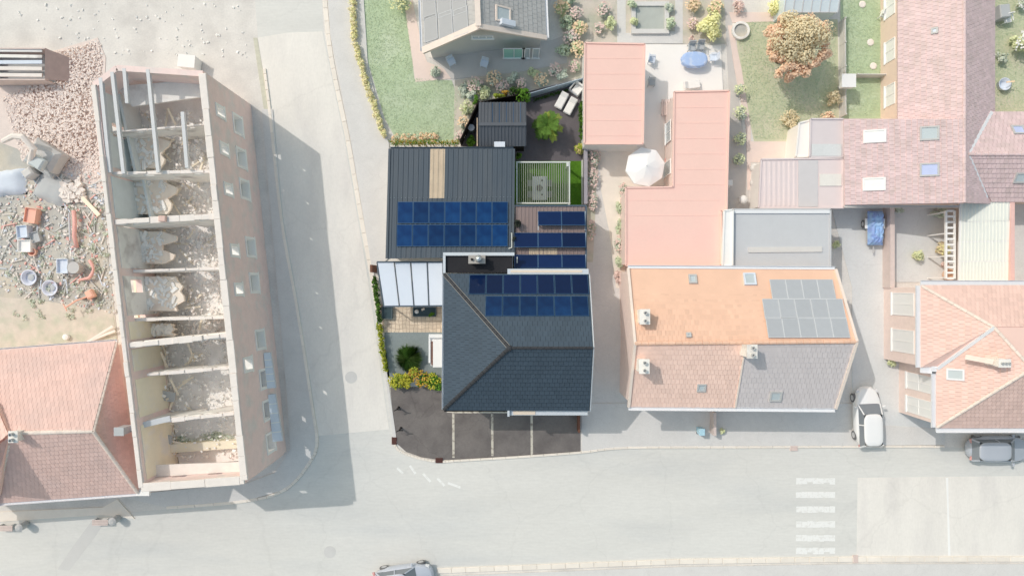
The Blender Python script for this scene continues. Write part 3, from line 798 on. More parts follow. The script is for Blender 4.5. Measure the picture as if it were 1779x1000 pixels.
# ---------------------------------------------------------------- solar arrays: one thing per array, every panel a part
def array(label, plane, cells, w, hh, m, lift=.10, turn=0.0, mframe=None, ydir=Vector((0, 1, 0))):
    """cells: photo pixels of the panel centres on the roof plane; w, hh panel size in metres."""
    mframe = mframe or D_cframe
    p0, n = on_plane(plane, *cells[0]); t = thing('solar_array', label, 'solar panels', p0)
    M = frame_on(n, ydir) @ Matrix.Rotation(turn, 3, 'Z'); e = M.to_euler()
    f = MB(); q = .03
    for cx, cy, sx, sy in ((0, hh / 2 - q / 2, w, q), (0, -hh / 2 + q / 2, w, q), (-w / 2 + q / 2, 0, q, hh - 2 * q), (w / 2 - q / 2, 0, q, hh - 2 * q)): f.box((cx, cy, 0), (sx, sy, .04))
    fme = f.mesh('solar_panel', mframe)
    gb = MB(); nx, ny = 6, max(4, round(6 * hh / w))
    cw, chh = (w - 2 * q) / nx, (hh - 2 * q) / ny
    gb.box((0, 0, -.005), (w - 2 * q, hh - 2 * q, .024))
    for ii in range(nx):
        for jj in range(ny): 
            x0, y0 = -w / 2 + q + cw * ii + .006, -hh / 2 + q + chh * jj + .006
            gb.add([(x0, y0, .010), (x0 + cw - .012, y0, .010), (x0 + cw - .012, y0 + chh - .012, .010), (x0, y0 + chh - .012, .010)], [(0, 1, 2, 3)])
    gme = gb.mesh('cell_sheet', m)
    for c in cells:
        p, _ = on_plane(plane, *c); o = piece('solar_panel', fme, t, (p + n * lift) - p0, e); piece('cell_sheet', gme, o)
    return t, M, n
array('seven solar panels in the upper row on the sunny slope of the dark slate house', planeN, [(829.5 + i * 29.7, 495.5) for i in range(7)], 1.03, 1.50, D_cell2)
array('six solar panels in the lower row on the sunny slope of the dark slate house', planeN, [(858 + i * 29.9, 533) for i in range(6)], 1.02, 1.48, mat('deep_solar_cell', (12, 42, 84), var=.10, scale=2, rough=.13, spec=.25, objrand=.25, blot=((20, 56, 100), .9, .4, .7)))

# ---------------------------------------------------------------- garage with a ribbed metal roof
gz0, gz1 = 2.9, 3.3
g_ = [P(678, 259, gz0), P(892, 259, gz0), P(890, 446, gz1), P(673, 449, gz1)]
gar = thing('ribbed_roof_garage', 'long garage under a slate-blue ribbed metal roof with a yellowed skylight strip', 'garage', P(785, 352))
m = MB(); walls(m, [(p.x * 1.0 + (.15 if k in (0, 3) else -.1), p.y + (-.12 if k < 2 else .1), p.z - .06) for k, p in enumerate(g_)]); part('wall', m, D_wall, gar)
m = MB(); m.slab(g_, .10); gr = part('roof', m, D_sheet, gar)
mid = [g_[0].lerp(g_[3], .455), g_[1].lerp(g_[2], .455)]
def ru(t): return g_[0].lerp(g_[1], t), mid[0].lerp(mid[1], t)
for t0, t1 in ((0, .326), (.446, 1)):
    m = MB(); ribbed(m, [ru(t0)[0], ru(t1)[0], ru(t1)[1], ru(t0)[1]], .315, .035, .012); part('metal_sheet', m, D_sheet, gr)
m = MB(); ribbed(m, [ru(.326)[0], ru(.446)[0], ru(.446)[1], ru(.326)[1]], .25, .03, .016); part('skylight_strip', m, D_ply, gr)
m = MB(); ribbed(m, [mid[0], mid[1], g_[2], g_[3]], .315, .035, .004); part('metal_sheet', m, D_sheet, gr)
m = MB()
for k in range(0, 34, 1):
    t = (k + .5) / 34; p = g_[0].lerp(g_[1], t).lerp(g_[3].lerp(g_[2], t), .448); m.lathe(p + Vector((0, 0, .05)), [(.014, 0), (.012, .012), (.002, .016)], 6)
part('screw_row', m, D_coping, gr, kind='stuff')
m = MB(); m.bar(g_[0] + Vector((-.04, 0, .02)), g_[3] + Vector((-.04, 0, .02)), .14, .10); m.bar(g_[1] + Vector((.03, 0, .02)), g_[2] + Vector((.03, 0, .02)), .14, .12); part('verge_flashing', m, D_sheet, gar)
m = MB(); gutter(m, g_[0] + Vector((0, .08, -.02)), g_[1] + Vector((0, .08, -.02)), .12); part('gutter', m, D_frame, gar)
cx = [704.5 + i * 27.3 for i in range(7)]
array('upper row of seven blue solar panels lying on the slate-blue garage roof', g_, [(704.5 + i * 27.35, 369.5) for i in range(7)], 1.0, 1.40, D_cell, .09)
array('lower row of seven blue solar panels lying on the slate-blue garage roof', g_, [(703 + i * 27.6, 409.2) for i in range(7)], 1.0, 1.42, D_cell, .09)

# ---------------------------------------------------------------- brown-roofed annex and its racked panels
b_ = [P(895, 358, 3.0), P(1018, 358, 3.0), P(1018, 467, 3.05), P(895, 467, 3.05)]
an = thing('brown_roof_annex', 'flat annex with a brown standing-seam metal roof behind the slate house', 'annex', P(956, 412))
m = MB(); walls(m, [(p.x + (.08 if k in (0, 3) else -.06), p.y + (-.06 if k < 2 else 0), p.z - .06) for k, p in enumerate(b_)]); part('wall', m, D_wall, an)
m = MB(); m.slab(b_, .1); ar = part('roof', m, D_brown, an)
m = MB(); ribbed(m, b_, .24, .03, .012, .25); part('metal_sheet', m, D_brown, ar)
m = MB()
for x0, x1 in ((919, 936), (937, 968)):
    q = [P(x0, 431, 3.07), P(x1, 431, 3.07), P(x1, 442, 3.07), P(x0, 442, 3.07)]; ribbed(m, [q[3], q[2], q[1], q[0]], .12, .02, .0)
part('skylight_strip', m, D_ply, ar)
m = MB(); m.bar(b_[0] + Vector((0, .02, .03)), b_[1] + Vector((0, .02, .03)), .1, .12); m.bar(b_[1] + Vector((0, 0, .03)), b_[2] + Vector((0, 0, .03)), .1, .12); part('flashing', m, D_frame, an)
def rack(label, xs, yt, yb, w):
    zl, zh = 3.14, 3.52
    pl = [P(890, yb, zh), P(1020, yb, zh), P(1020, yt, zl), P(890, yt, zl)]
    hh = (pl[3] - pl[0]).length
    t, M, n = array(label, pl, [(x, (yt + yb) / 2 + .3) for x in xs], w, hh, D_cell2, 0.0)
    m = MB()
    for x in [xs[0] - 20] + [x + 20.5 for x in xs]:
        a, b = P(x, yb, 3.04), P(x, yt, 3.04); a2, b2 = P(x, yb, zh - .04), P(x, yt, zl - .03)
        m.bar(a, b, .05); m.bar(a, a2, .05); m.bar(a2, b2, .045)
        ex = P(x, yb + 9, 3.04); m.bar(a, ex, .05)
    part('rack', m, D_coping, t); return t
rack('pair of tilted navy solar panels on the brown annex roof beside the white louvre pergola', [955, 996], 367, 391, 1.52)
rack('middle rack of three tilted navy solar panels on the brown annex roof', [914, 955.5, 997], 404, 429, 1.53)
rack('rack of three tilted navy solar panels on the brown annex against the slate house parapet', [914, 955.5, 997], 442, 465, 1.53)
m = MB(); a, b = P(889, 405, 3.4), P(889, 430, 3.4); m.bar(a, b, .06); m.bar(a, a + Vector((-.1, 0, -.5)), .05); m.bar(b, b + Vector((-.2, -.05, -.1)), .05); m.bar(b + Vector((.35, -.6, 0)), b + Vector((.35, -1.0, 0)), .06); m.bar(b, b + Vector((0, 0, -.4)), .05); m.bar(b + Vector((.35, -.8, 0)), b + Vector((.35, -.8, -.4)), .05)
solo('cable_bracket', m, D_perg, 'white angled metal bracket in the gap between garage roof and annex roof', 'bracket', a)
c = P(899, 389, 3.1); t = thing('potted_shrub', 'dark potted evergreen on the edge of the brown annex roof', 'potted plant', c)
m = MB(); m.lathe(c, [(.16, 0), (.22, .32), (.24, .34), (.19, .33), (.18, .2)], 12); part('pot', m, D_black, t)
f = MB(); foliage(f, c + Vector((0, 0, .5)), (.3, .3, .28), 260, .05, 8); part('foliage', f, mat('leaf_blackish', (54, 60, 52), var=.1, island=.3), t)
c = P(893, 416, 3.1); t = thing('potted_shrub', 'small dark pot in the gutter gap below the potted evergreen', 'potted plant', c)
m = MB(); m.lathe(c, [(.12, 0), (.16, .22), (.13, .22), (.12, .1)], 10); part('pot', m, D_black, t); f = MB(); foliage(f, c + Vector((0, 0, .34)), (.2, .2, .18), 120, .04, 6); part('foliage', f, MATS['leaf_blackish'], t)

# ---------------------------------------------------------------- garden shed, pergola, furniture, palm
s0, s1 = P(832, 178, 2.3), P(914, 254, 2.3); zr = 2.85; yr = P(0, 216, zr).y
sh = thing('ribbed_metal_shed', 'dark two-pitch garden shed of ribbed metal sheets with a whitish panel at its eave', 'shed', ((s0.x + s1.x) / 2, (s0.y + s1.y) / 2, 0))
m = MB(); walls(m, [(s0.x + .12, s0.y - .12, 2.28), (s0.x + .12, yr, 2.75), (s0.x + .12, s1.y + .12, 2.28), (s1.x - .12, s1.y + .12, 2.28), (s1.x - .12, yr, 2.75), (s1.x - .12, s0.y - .12, 2.28)]); part('wall', m, D_darkfence, sh)
rA, rB = Vector((s0.x, yr, zr)), Vector((s1.x, yr, zr))
for lo, rev in (([s0, Vector((s1.x, s0.y, 2.3))], 0), ([Vector((s0.x, s1.y, 2.3)), s1], 1)):
    m = MB(); m.slab([lo[0], lo[1], rB, rA], .06); r_ = part('roof', m, D_shed, sh)
    m = MB(); ribbed(m, [lo[0], lo[1], rB, rA], .21, .04, .012, .3); part('metal_sheet', m, D_shed, r_)
m = MB(); m.bar(rA + Vector((0, 0, .06)), rB + Vector((0, 0, .06)), .22, .04); part('ridge_flashing', m, D_shed, sh)
c = P(868, 251, 2.45); m = MB(); m.box(c, (.72, .36, .05), bev=.01); part('pale_panel', m, D_pane, sh)
m = MB(); q = P(881, 200, 2.7)
for k in range(5):
    y0 = P(0, 182 + k * 7, 2.3).y
    m.bar((s0.x + .9 + k * .46, s0.y - .05, 2.37), (s0.x + .9 + k * .46, yr + .1, 2.86), .03)
part('batten', m, D_cframe, sh)
for (px, py, w, d_, hh, mm, nm, lb) in ((820, 227, .42, .48, .9, D_planter, 'rain_barrel', 'grey lidded water butt in the dark gap beside the metal shed'),):
    c = P(px, py); t = thing(nm, lb, 'barrel', c); m = MB(); m.lathe(c, [(.2, 0), (.25, .3), (.25, .6), (.21, hh)], 14); part('barrel_body', m, mm, t, smooth=True); m = MB(); m.lathe(c + Vector((0, 0, hh)), [(.23, 0), (.23, .04), (.05, .07)], 14); part('lid', m, D_coping, t)
m = MB(); m.bar(P(829, 205, 1.3), P(829, 254, 1.3), .05, .06); solo('timber_plank', m, D_stone, 'pale plank leaning along the west side of the metal shed', 'plank', P(829, 230, 1.3))

def fence(name, label, a, b, hgt, m, cat='fence', panel=1.8, t=.05, bottom=0.0, mp=None):
    A, B = P(*a, 0), P(*b, 0); c = (A + B) / 2; th = thing(name, label, cat, (c.x, c.y, 0)); d = B - A; n = max(1, round(d.length / panel)); d /= n; rz = math.atan2(d.y, d.x)
    for i in range(n):
        q = A + d * (i + .5); pm = MB(); pm.box((q.x, q.y, bottom + hgt / 2), (d.length - .09, t, hgt), rz)
        for k in range(3): pm.box((q.x, q.y, bottom + hgt * (.15 + .35 * k)), (d.length - .09, t + .02, .05), rz)
        part('fence_panel', pm, m, th)
    for i in range(n + 1):
        q = A + d * i; pm = MB(); pm.box((q.x, q.y, (hgt + bottom) / 2 + .04), (.08, .08, hgt + bottom + .08), rz); part('post', pm, mp or m, th)
    return th
fence('metal_screen_fence', 'pale zinc screen fence along the slanting back edge of the dark yard', (918, 170), (1013, 143), 1.05, D_fence)
fence('timber_fence', 'black tarred fence on the slanting side beside the metal shed', (802, 252), (833, 187), 1.6, D_darkfence, panel=1.0)
fence('timber_fence', 'low tarred fence with climbing plants behind the metal shed', (834, 187), (916, 171), 1.4, D_darkfence)
m = MB(); m.prism([P(1012, 253), P(1018, 253), P(1018, 357), P(1012, 357)], 0, 1.0); solo('boundary_wall', m, mat('mauve_wall', (168, 164, 172), var=.1, scale=2), 'low mauve-grey wall between the turf strip and the neighbouring alley', 'wall', P(1015, 305))
m = MB(); m.prism([P(1009.5, 280), P(1011.2, 280), P(1011.2, 356), P(1009.5, 356)], 0, .45); solo('edging_board', m, D_perg, 'narrow white edging along the bright artificial turf', 'edging', P(1010, 318))

pz = 2.35; pa, pb = P(898, 282, pz), P(989, 353, pz)
pg = thing('louvre_pergola', 'white aluminium pergola with open louvres over artificial turf and a table', 'pergola', ((pa.x + pb.x) / 2, (pa.y + pb.y) / 2, 0))
for (x, y) in ((pa.x, pa.y), (pb.x, pa.y), (pa.x, pb.y), (pb.x, pb.y)):
    m = MB(); m.box((x, y, pz / 2 - .05), (.12, .12, pz - .1)); part('post', m, D_perg, pg)
for A, B in (((pa.x - .06, pa.y), (pb.x + .06, pa.y)), ((pa.x - .06, pb.y), (pb.x + .06, pb.y)), ((pa.x, pa.y - .06), (pa.x, pb.y + .06)), ((pb.x, pa.y - .06), (pb.x, pb.y + .06))):
    m = MB(); z = pz if A[1] == B[1] else pz - .003; m.bar((*A, z), (*B, z), .085, .17); part('beam', m, D_perg, pg)
m = MB(); m.box((0, 0, 0), (.014, pa.y - pb.y - .12, .15)); sm = m.mesh('louvre_slat', mat('louvre_grey', (160, 168, 156), rough=.45))
ns = 23
for i in range(ns):
    x = pa.x + (pb.x - pa.x) * (i + 1) / (ns + 1)
    piece('louvre_slat', sm, pg, Vector((x, (pa.y + pb.y) / 2, pz - .01)) - pg.location, (0, R(14), 0))
m = MB(); m.box((pb.x - .12, pa.y - .16, pz + .09), (.16, .26, .08)); part('motor_box', m, D_perg, pg)
m = MB(); m.box((pb.x - .02, pb.y - .2, pz - .02), (.1, .3, .12)); part('drain_spout', m, D_perg, pg)
tp = P(937.5, 327, .74); tb = thing('garden_table', 'white rectangular garden table with a bowl beneath the louvre pergola', 'table', (tp.x, tp.y, .06))
m = MB(); m.box((tp.x, tp.y, .76), (.95, 1.62, .045), bev=.012); part('table_top', m, D_furn, tb)
for sx in (-1, 1):
    for sy in (-1, 1): m = MB(); m.box((tp.x + sx * .4, tp.y + sy * .72, .40), (.07, .07, .68)); part('leg', m, D_furn, tb)
m = MB(); m.lathe((tp.x - .03, tp.y, .7825), [(.08, 0), (.2, .07), (.22, .1), (.19, .1), (.07, .02)], 18); solo('fruit_bowl', m, mat('bowl_grey', (150, 140, 140), rough=.4), 'grey bowl in the middle of the white garden table', 'bowl', (tp.x - .03, tp.y, .7825), smooth=True)
for k, yy in enumerate((-.45, 0.02, .52)):
    c = (tp.x + .16, tp.y + yy, .7825); m = MB(); m.lathe(c, [(.045, 0), (.05, .1), (.035, .1), (.03, .02)], 10); solo('tumbler', m, mat('tumbler_dark', (110, 110, 112), rough=.2), ('dark tumbler at the pergola-lawn end of the white garden table', 'dark tumbler beside the bowl on the white garden table', 'dark tumbler at the far end of the table from the annex')[k], 'cup', c)
D_chair = mat('chair_grey', (160, 166, 160), rough=.5)
def chair(loc, rz, label):
    t = thing('garden_chair', label, 'chair', loc, rz, 'grey chairs around the pergola table')
    m = MB(); m.box((0, 0, .44), (.44, .44, .04), bev=.01); part('seat', m, D_chair, t, local=True)
    m = MB(); m.box((-.21, 0, .68), (.03, .42, .34)); part('backrest', m, D_chair, t, local=True)
    for sx in (-1, 1):
        for sy in (-1, 1): m = MB(); m.box((sx * .19, sy * .19, .21), (.03, .03, .42)); part('leg', m, D_chair, t, local=True)
    return t
for k, (dx, dy, rz) in enumerate(((-.62, .38, 0), (-.62, -.38, 0), (.64, .38, math.pi), (.64, -.38, math.pi))):
    chair((tp.x + dx, tp.y + dy, .06), rz, 'grey garden chair at the white table, ' + ('garage side near the yard', 'garage side near the annex', 'alley side near the yard', 'alley side near the annex')[k])

def lounger(c, rz, label, back=True):
    t = thing('sun_lounger', label, 'sun lounger', c, rz, 'white sun loungers in the dark yard')
    m = MB()
    for s in (-1, 1): m.box((s * .3, 0, .26), (.06, 1.42, .07))
    for s in (-1, 1): m.box((0, s * .70, .26), (.54, .06, .07))
    part('frame', m, D_furn, t, local=True)
    for sx in (-1, 1):
        for sy in (-1, 1): m = MB(); m.box((sx * .3, sy * .6, .115), (.05, .05, .23)); part('leg', m, D_furn, t, local=True)
    m = MB(); m.box((0, -.2, .34), (.6, 1.0, .09), bev=.03); part('mattress', m, D_cush, t, local=True)
    m = MB(); m.box((0, .50, .43), (.6, .46, .09), m=Matrix.Rotation(R(28), 4, 'X'), bev=.03); part('backrest', m, D_cush, t, local=True)
    t.scale = (.84, .80, 1)
    return t
lounger(P(975, 177, .05), R(-28), 'white sun lounger nearest the palm in the dark yard')
lounger(P(990.5, 186.5, .05), R(-28), 'white sun lounger between the palm side and the pink-roofed wall')
c = P(1000.5, 157, .05); t = thing('garden_daybed', 'broad white garden daybed with a black strip, in the yard corner by the zinc fence', 'daybed', c, R(-38)); t.scale = (.82, .82, 1)
m = MB(); m.box((0, 0, .2), (.98, .86, .3), bev=.04); part('base', m, D_furn, t, local=True)
m = MB(); m.box((.06, -.03, .40), (.8, .7, .12), bev=.04); part('cushion', m, D_cush, t, local=True)
m = MB(); m.box((-.12, .41, .52), (.9, .14, .5), bev=.04); part('backrest', m, D_cush, t, local=True)
m = MB(); m.box((-.43, 0, .47), (.12, .8, .3), bev=.04); part('armrest', m, D_cush, t, local=True)
m = MB(); m.box((-.28, -.06, .44), (.09, .6, .06)); part('slit_shade', m, D_black, t, local=True)  # solid black strip on the cushion, painted shade of a slit
m = MB(); m.box((.43, -.05, .455), (.08, .78, .27), bev=.03); part('armrest', m, D_cush, t, local=True)

pc = P(951, 218, 1.6); palm = thing('fan_palm', 'bushy yellow-green palm standing alone in the dark yard', 'palm', (pc.x, pc.y, 0))
m = MB(); pts = [(pc.x, pc.y, -.05)]; rs = [.17]
for k in range(12): pts.append((pc.x + .02 * math.sin(k), pc.y, .05 + k * .13)); rs.append(.15 if k % 2 else .125)
m.tube(pts, rs, 9); part('trunk', m, M_bark, palm)
def frond_mesh(L, droop, seed, m):
    r = random.Random(seed); mb = MB(); pts = []
    for i in range(10):
        t = i / 9; pts.append(Vector((L * t * (1 - .12 * t), 0, .55 * L * (t * (1 - droop * t)))))
    mb.tube(pts, [.016 - .0014 * i for i in range(10)], 4)
    for i in range(2, 10):
        for s in (-1, 1):
            for k in range(2):
                p = pts[i - 1].lerp(pts[i], (k + .5) / 2); d = (pts[i] - pts[i - 1]).normalized()
                ln = L * (.30 - .2 * abs(i / 9 - .6)) * r.uniform(.85, 1.1); tip = p + (d * .75 + Vector((0, s, r.uniform(-.25, .1)))).normalized() * ln
                w = d * .024; b = len(mb.v); mb.v += [tuple(p - w), tuple(p + w), tuple(p.lerp(tip, .6) + w * .9), tuple(tip), tuple(p.lerp(tip, .6) - w * .9)]; mb.f.append((b, b + 1, b + 2, b + 3, b + 4))
    return mb.mesh('frond', m)
K_palmy = mat('leaf_palm_gold', (142, 158, 66), var=.12, scale=2, island=.22)
fms = [frond_mesh(1.0, .6, 1, K_palm), frond_mesh(1.2, .95, 2, K_palmy), frond_mesh(1.15, 1.35, 3, K_palmd), frond_mesh(1.15, 1.0, 4, K_palm)]
for k in range(34):
    lv = 0 if k < 9 else ((3, 1, 3)[k % 3] if k < 21 else 2)
    piece('frond', fms[lv], palm, (0, 0, 1.62 - .06 * min(lv, 2)), (0, R((-14, 6, 24, 10)[lv] + rnd.uniform(-8, 8)), k * 2.399), (rnd.uniform(.85, 1.1),) * 3)

def P_sh(*a, **k): return shrub(*a, **k)
P_sh(909, 172, .62, 1.7, K_green, 'bright green shrub at the corner of the metal shed and zinc fence', n=700, s=.085)
P_sh(893, 166, .45, 1.5, K_dark, 'small green shrub squeezed behind the metal shed', n=260, s=.07)
P_sh(869, 172, .5, 1.55, K_ygreen, 'yellowish climber over the tarred fence behind the shed', n=300, s=.07, ry=.25)
P_sh(880, 167, .3, 1.5, K_orange, 'orange-leaved climber on the tarred fence behind the shed', n=160, s=.06, ry=.2)
P_sh(828, 182, .3, 1.7, K_green, 'green tuft at the pointed corner of the tarred fences', n=220, s=.07)
P_sh(819, 247, .42, .9, K_green, 'leafy green shrub in the gap between shed and garage', n=420, s=.08)
P_sh(902, 272, .28, .6, K_green, 'small fresh green plant beside the garage and the pergola', n=260, s=.07)
P_sh(1005, 261, .36, .9, K_straw, 'straw-yellow variegated plant in the yard corner by the alley wall', n=420, s=.09, flower=K_ygreen)
hedge('clipped_hedge', (1008, 180), (1009, 246), .34, 1.2, K_dark, 'dark green hedge strip along the pink-roofed neighbour\'s wall', 900, .06, K_green)
hedge('clipped_hedge', (684, 254), (800, 254), .2, 2.2, K_green, 'thin green and gold hedge line behind the ribbed garage roof', 1100, .05, K_orange)
hedge('low_planting', (928, 175), (985, 158), .22, .4, K_dark, 'dark low planting at the foot of the zinc screen fence', 420, .06)

# ---------------------------------------------------------------- glazed veranda and front garden
v = [P(655, 455, 2.6), P(770, 455, 2.6), P(770, 531, 2.35), P(667, 532, 2.35)]
ver = thing('glass_veranda', 'veranda roofed with four milky glass panes in blue-grey bars', 'veranda', P(712, 495))
m = MB(); m.bar(v[0], v[1], .1, .16); part('beam', m, D_frame, ver)
m = MB(); m.bar(v[3], v[2], .1, .14); part('beam', m, D_frame, ver)
for k in range(5):
    t = k / 4 if k < 4 else 1; t = (0, .262, .508, .76, 1)[k]; a, b = v[0].lerp(v[1], t), v[3].lerp(v[2], t)
    m = MB(); m.bar(a + Vector((0, 0, .02)), b + Vector((0, 0, .02)), .06, .12); part('rafter', m, D_frame, ver)
for k in range(4):
    t0, t1 = ((0, .262, .508, .76, 1)[k], (0, .262, .508, .76, 1)[k + 1]); e = .013
    q = [v[0].lerp(v[1], t0 + e), v[0].lerp(v[1], t1 - e), v[3].lerp(v[2], t1 - e), v[3].lerp(v[2], t0 + e)]
    m = MB(); m.slab([p + Vector((0, 0, .05)) for p in q], .02); part('glass_pane', m, D_pane, ver)
for p in (v[0], v[3], v[2] + Vector((-.1, 0, 0))): m = MB(); m.box((p.x + .05, p.y, p.z / 2 - .04), (.09, .09, p.z - .1)); part('post', m, D_frame, ver)
m = MB(); a = P(650, 458, .6); m.box((a.x, a.y - .35, .8), (.16, .5, 1.6)); solo('stone_pier', m, D_wood, 'brown narrow gate pier at the pavement corner of the veranda', 'pier', (a.x, a.y - .35, 0))
for (x0, y0, x1, y1, lb) in ((664, 532, 681, 553, 'square slate trough on the sandstone terrace beside the hedge'), (718, 534, 757, 549, 'long slate water trough at the foot of the glass veranda')):
    a, b = P(x0, y0, .35), P(x1, y1, .35); t = thing('slate_trough', lb, 'planter', ((a.x + b.x) / 2, (a.y + b.y) / 2, .05))
    m = MB(); e = .06
    for c, d_ in ((((a.x + b.x) / 2, a.y), (b.x - a.x, e)), (((a.x + b.x) / 2, b.y), (b.x - a.x, e)), ((a.x, (a.y + b.y) / 2), (e, a.y - b.y - e)), ((b.x, (a.y + b.y) / 2), (e, a.y - b.y - e))): m.box((*c, .22), (*d_, .36))
    part('trough_wall', m, D_planter, t); m = MB(); m.box(((a.x + b.x) / 2, (a.y + b.y) / 2, .19), (b.x - a.x - e, a.y - b.y - e, .2)); part('filling', m, mat('pond_dark', (64, 82, 88), var=.1, rough=.3), t)
c = P(724, 541, .4); m = MB(); m.lathe(c, [(.1, -.1), (.15, .02), (.12, .16), (.06, .22), (.02, .24)], 12); solo('garden_ornament', m, D_furn, 'small white ornament standing in the long slate trough', 'ornament', c, smooth=True)
c = P(735, 537, .4); m = MB(); m.box(c, (.22, .14, .2), .4, bev=.03); solo('garden_ornament', m, D_copingw, 'little pale stone block at the rim of the long slate trough', 'ornament', c)
P_sh(750, 546, .22, .5, K_green, 'small green plant at the end of the long slate trough', n=220, s=.05, base=.25)
c = P(709, 622, .6); og = thing('ornamental_grass', 'big dark green fountain of ornamental grass on the gravel court', 'grass clump', (c.x, c.y, .05))
for mm, n in ((K_grassy, 900), (mat('ornamental_blade_deep', (112, 154, 72), var=.1, island=.25), 380)):
    f = MB()
    for i in range(n):
        an = rnd.uniform(0, 6.283); r = .95 * math.sqrt(rnd.random()); hh = rnd.uniform(.5, 1.15) * (1 - .3 * r)
        p0 = Vector((c.x + rnd.uniform(-.12, .12), c.y + rnd.uniform(-.12, .12), .05)); d = Vector((math.cos(an), math.sin(an), 0)); w = Vector((-d.y, d.x, 0)) * .016
        p1 = p0 + d * r * .5 + Vector((0, 0, hh)); p2 = p0 + d * r * 1.08 + Vector((0, 0, hh * rnd.uniform(.5, .9))); b = len(f.v)
        f.v += [tuple(p0 - w), tuple(p0 + w), tuple(p1 + w), tuple(p2), tuple(p1 - w)]; f.f.append((b, b + 1, b + 2, b + 3, b + 4))
    part('blade_tuft', f, mm, og)
P_sh(724, 606, .22, .45, K_dark, 'low dark tuft next to the fountain of ornamental grass', n=120, s=.05)
hedge('flowering_hedge', (652, 482), (663, 560), .32, 1.1, K_dark, 'dark green upper stretch of the pavement hedge beside the glass veranda', 900, .07, K_green)
hedge('flowering_hedge', (661, 562), (672, 642), .34, 1.0, K_ygreen, 'yellow-green lower stretch of the pavement hedge beside the gravel court', 900, .07, K_yellow)
for k, (x, y, r, mm, fl, lb) in enumerate(((691, 660, .55, K_ygreen, K_yellow, 'golden hedge bush at the pavement corner of the parking surface'), (710, 659, .62, K_yellow, None, 'yellow bush in the flowering hedge above the parking surface'), (735, 656, .6, K_green, K_orange, 'green bush with orange tips in the hedge below the ornamental grass'), (754, 660, .6, K_green, K_yellow, 'green bush with yellow flecks in the hedge before the entrance bay'), (765, 668, .34, K_dark, K_green, 'dark bush of the hedge touching the slate eave'), (722, 644, .38, K_orange, K_ygreen, 'orange-gold bush at the foot of the ornamental grass'), (699, 655, .4, K_ygreen, None, 'lime bush between the golden and yellow hedge bushes'))):
    P_sh(x, y, r, 1.05, mm, lb, n=620, s=.09, flower=fl)
for k, (x, y, lb) in enumerate(((691, 709, 'black bollard nearer the flowering hedge on the parking surface'), (695, 745, 'black bollard nearer the street corner on the parking surface'))):
    c = P(x, y, .5); t = thing('bollard', lb, 'bollard', (c.x, c.y, .06), 0, 'black bollards on the parking surface')
    m = MB(); m.lathe((c.x, c.y, .06), [(.09, 0), (.09, .03), (.055, .05), (.055, .8), (.06, .82), (.045, .88), (.01, .9)], 12); part('post', m, D_bollard, t); m = MB(); m.lathe((c.x, c.y, .72), [(.058, 0), (.058, .08)], 12); part('reflector_band', m, D_drain, t)
    m = MB(); m.bar((c.x, c.y, .9), (c.x + .28, c.y - .02, .86), .07, .06); m.bar((c.x, c.y, .9), (c.x - .2, c.y - .1, .9), .06, .05); part('lock_arm', m, D_bollard, t)
m = MB(); a = P(1005, 734, .5); m.box((a.x, a.y, .55), (.12, 1.15, 1.0)); solo('boundary_fence', m, D_wood, 'short maroon board fence at the alley end of the parking surface', 'fence', (a.x, a.y, .05))
for (x, y, rz, lb) in ((685, 765, 90, 'rusty drain grate at the street corner of the parking surface'), (763, 799, 0, 'rusty drain grate in the kerb below the first parking line'), (1379, 778, 0, 'pale brown drain grate in the kerb above the zebra crossing'), (1486, 970, 90, 'pale brown drain grate at the pale slab corner below the zebra crossing')):
    c = P(x, y, .06); t = thing('drain_grate', lb, 'drain', (c.x, c.y, .0), R(rz)); dm = D_drain if x < 1000 else M_brownpale; m = MB(); m.box((0, 0, .06), (.5, .34, .12)); part('grate_frame', m, dm, t, local=True)  # grates outside the plot take a colour whitened by the veil
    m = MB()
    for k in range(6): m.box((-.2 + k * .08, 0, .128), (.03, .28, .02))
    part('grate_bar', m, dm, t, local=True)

# ---------------------------------------------------------------- the roofless ruin by the side road
RH = 7.0
ru_ = thing('roofless_ruin', 'long roofless brick ruin with open windows, bare cross walls and rubble inside', 'ruined building', P(330, 480))
cNW, cN, cNE, cSE, cSW = P(163, 148, RH), P(202, 118, RH), P(352, 128, RH), P(425, 833, RH), P(246, 846, RH)
Te = .42
dE = (cSE - cNE); LE = dE.length
def eh(py_, zc, w, hh):
    s = (cNE.y - P(0, py_, zc).y) / abs(dE.y) * LE; return (s - w / 2, s + w / 2, zc - hh / 2, zc + hh / 2)
holesE = [eh(y, 5.45, .62, 1.15) for y in (195, 260, 330, 436, 503)] + [eh(y, 5.2, .75, 1.25) for y in (633,)]
holesE += [eh(y, 2.75, 1.15, 1.45) for y in (218, 276, 330, 430, 492, 590, 658, 712, 768)]
m = MB(); holed_wall(m, cNE, cSE, 0, RH, Te, holesE); part('wall', m, M_brickruin, ru_, label='street wall of weathered brick pierced by two rows of open windows')
oE_ = Vector((-dE.y, dE.x, 0)).normalized()
if oE_.x < 0: oE_ = -oE_
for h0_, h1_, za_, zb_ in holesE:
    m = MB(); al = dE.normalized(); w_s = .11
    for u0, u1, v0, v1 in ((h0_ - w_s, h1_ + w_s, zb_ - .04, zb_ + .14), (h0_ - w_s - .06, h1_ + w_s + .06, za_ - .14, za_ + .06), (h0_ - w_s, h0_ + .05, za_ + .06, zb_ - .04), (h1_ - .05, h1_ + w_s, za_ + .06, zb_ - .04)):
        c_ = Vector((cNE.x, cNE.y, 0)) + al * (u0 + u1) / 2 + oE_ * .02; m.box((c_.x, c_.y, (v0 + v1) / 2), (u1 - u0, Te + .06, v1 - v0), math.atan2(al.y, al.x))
    part('window_surround', m, M_white, ru_)  # sills are real; white surrounds added for the look of lit reveals
dW = cSW - cNW; LW = dW.length
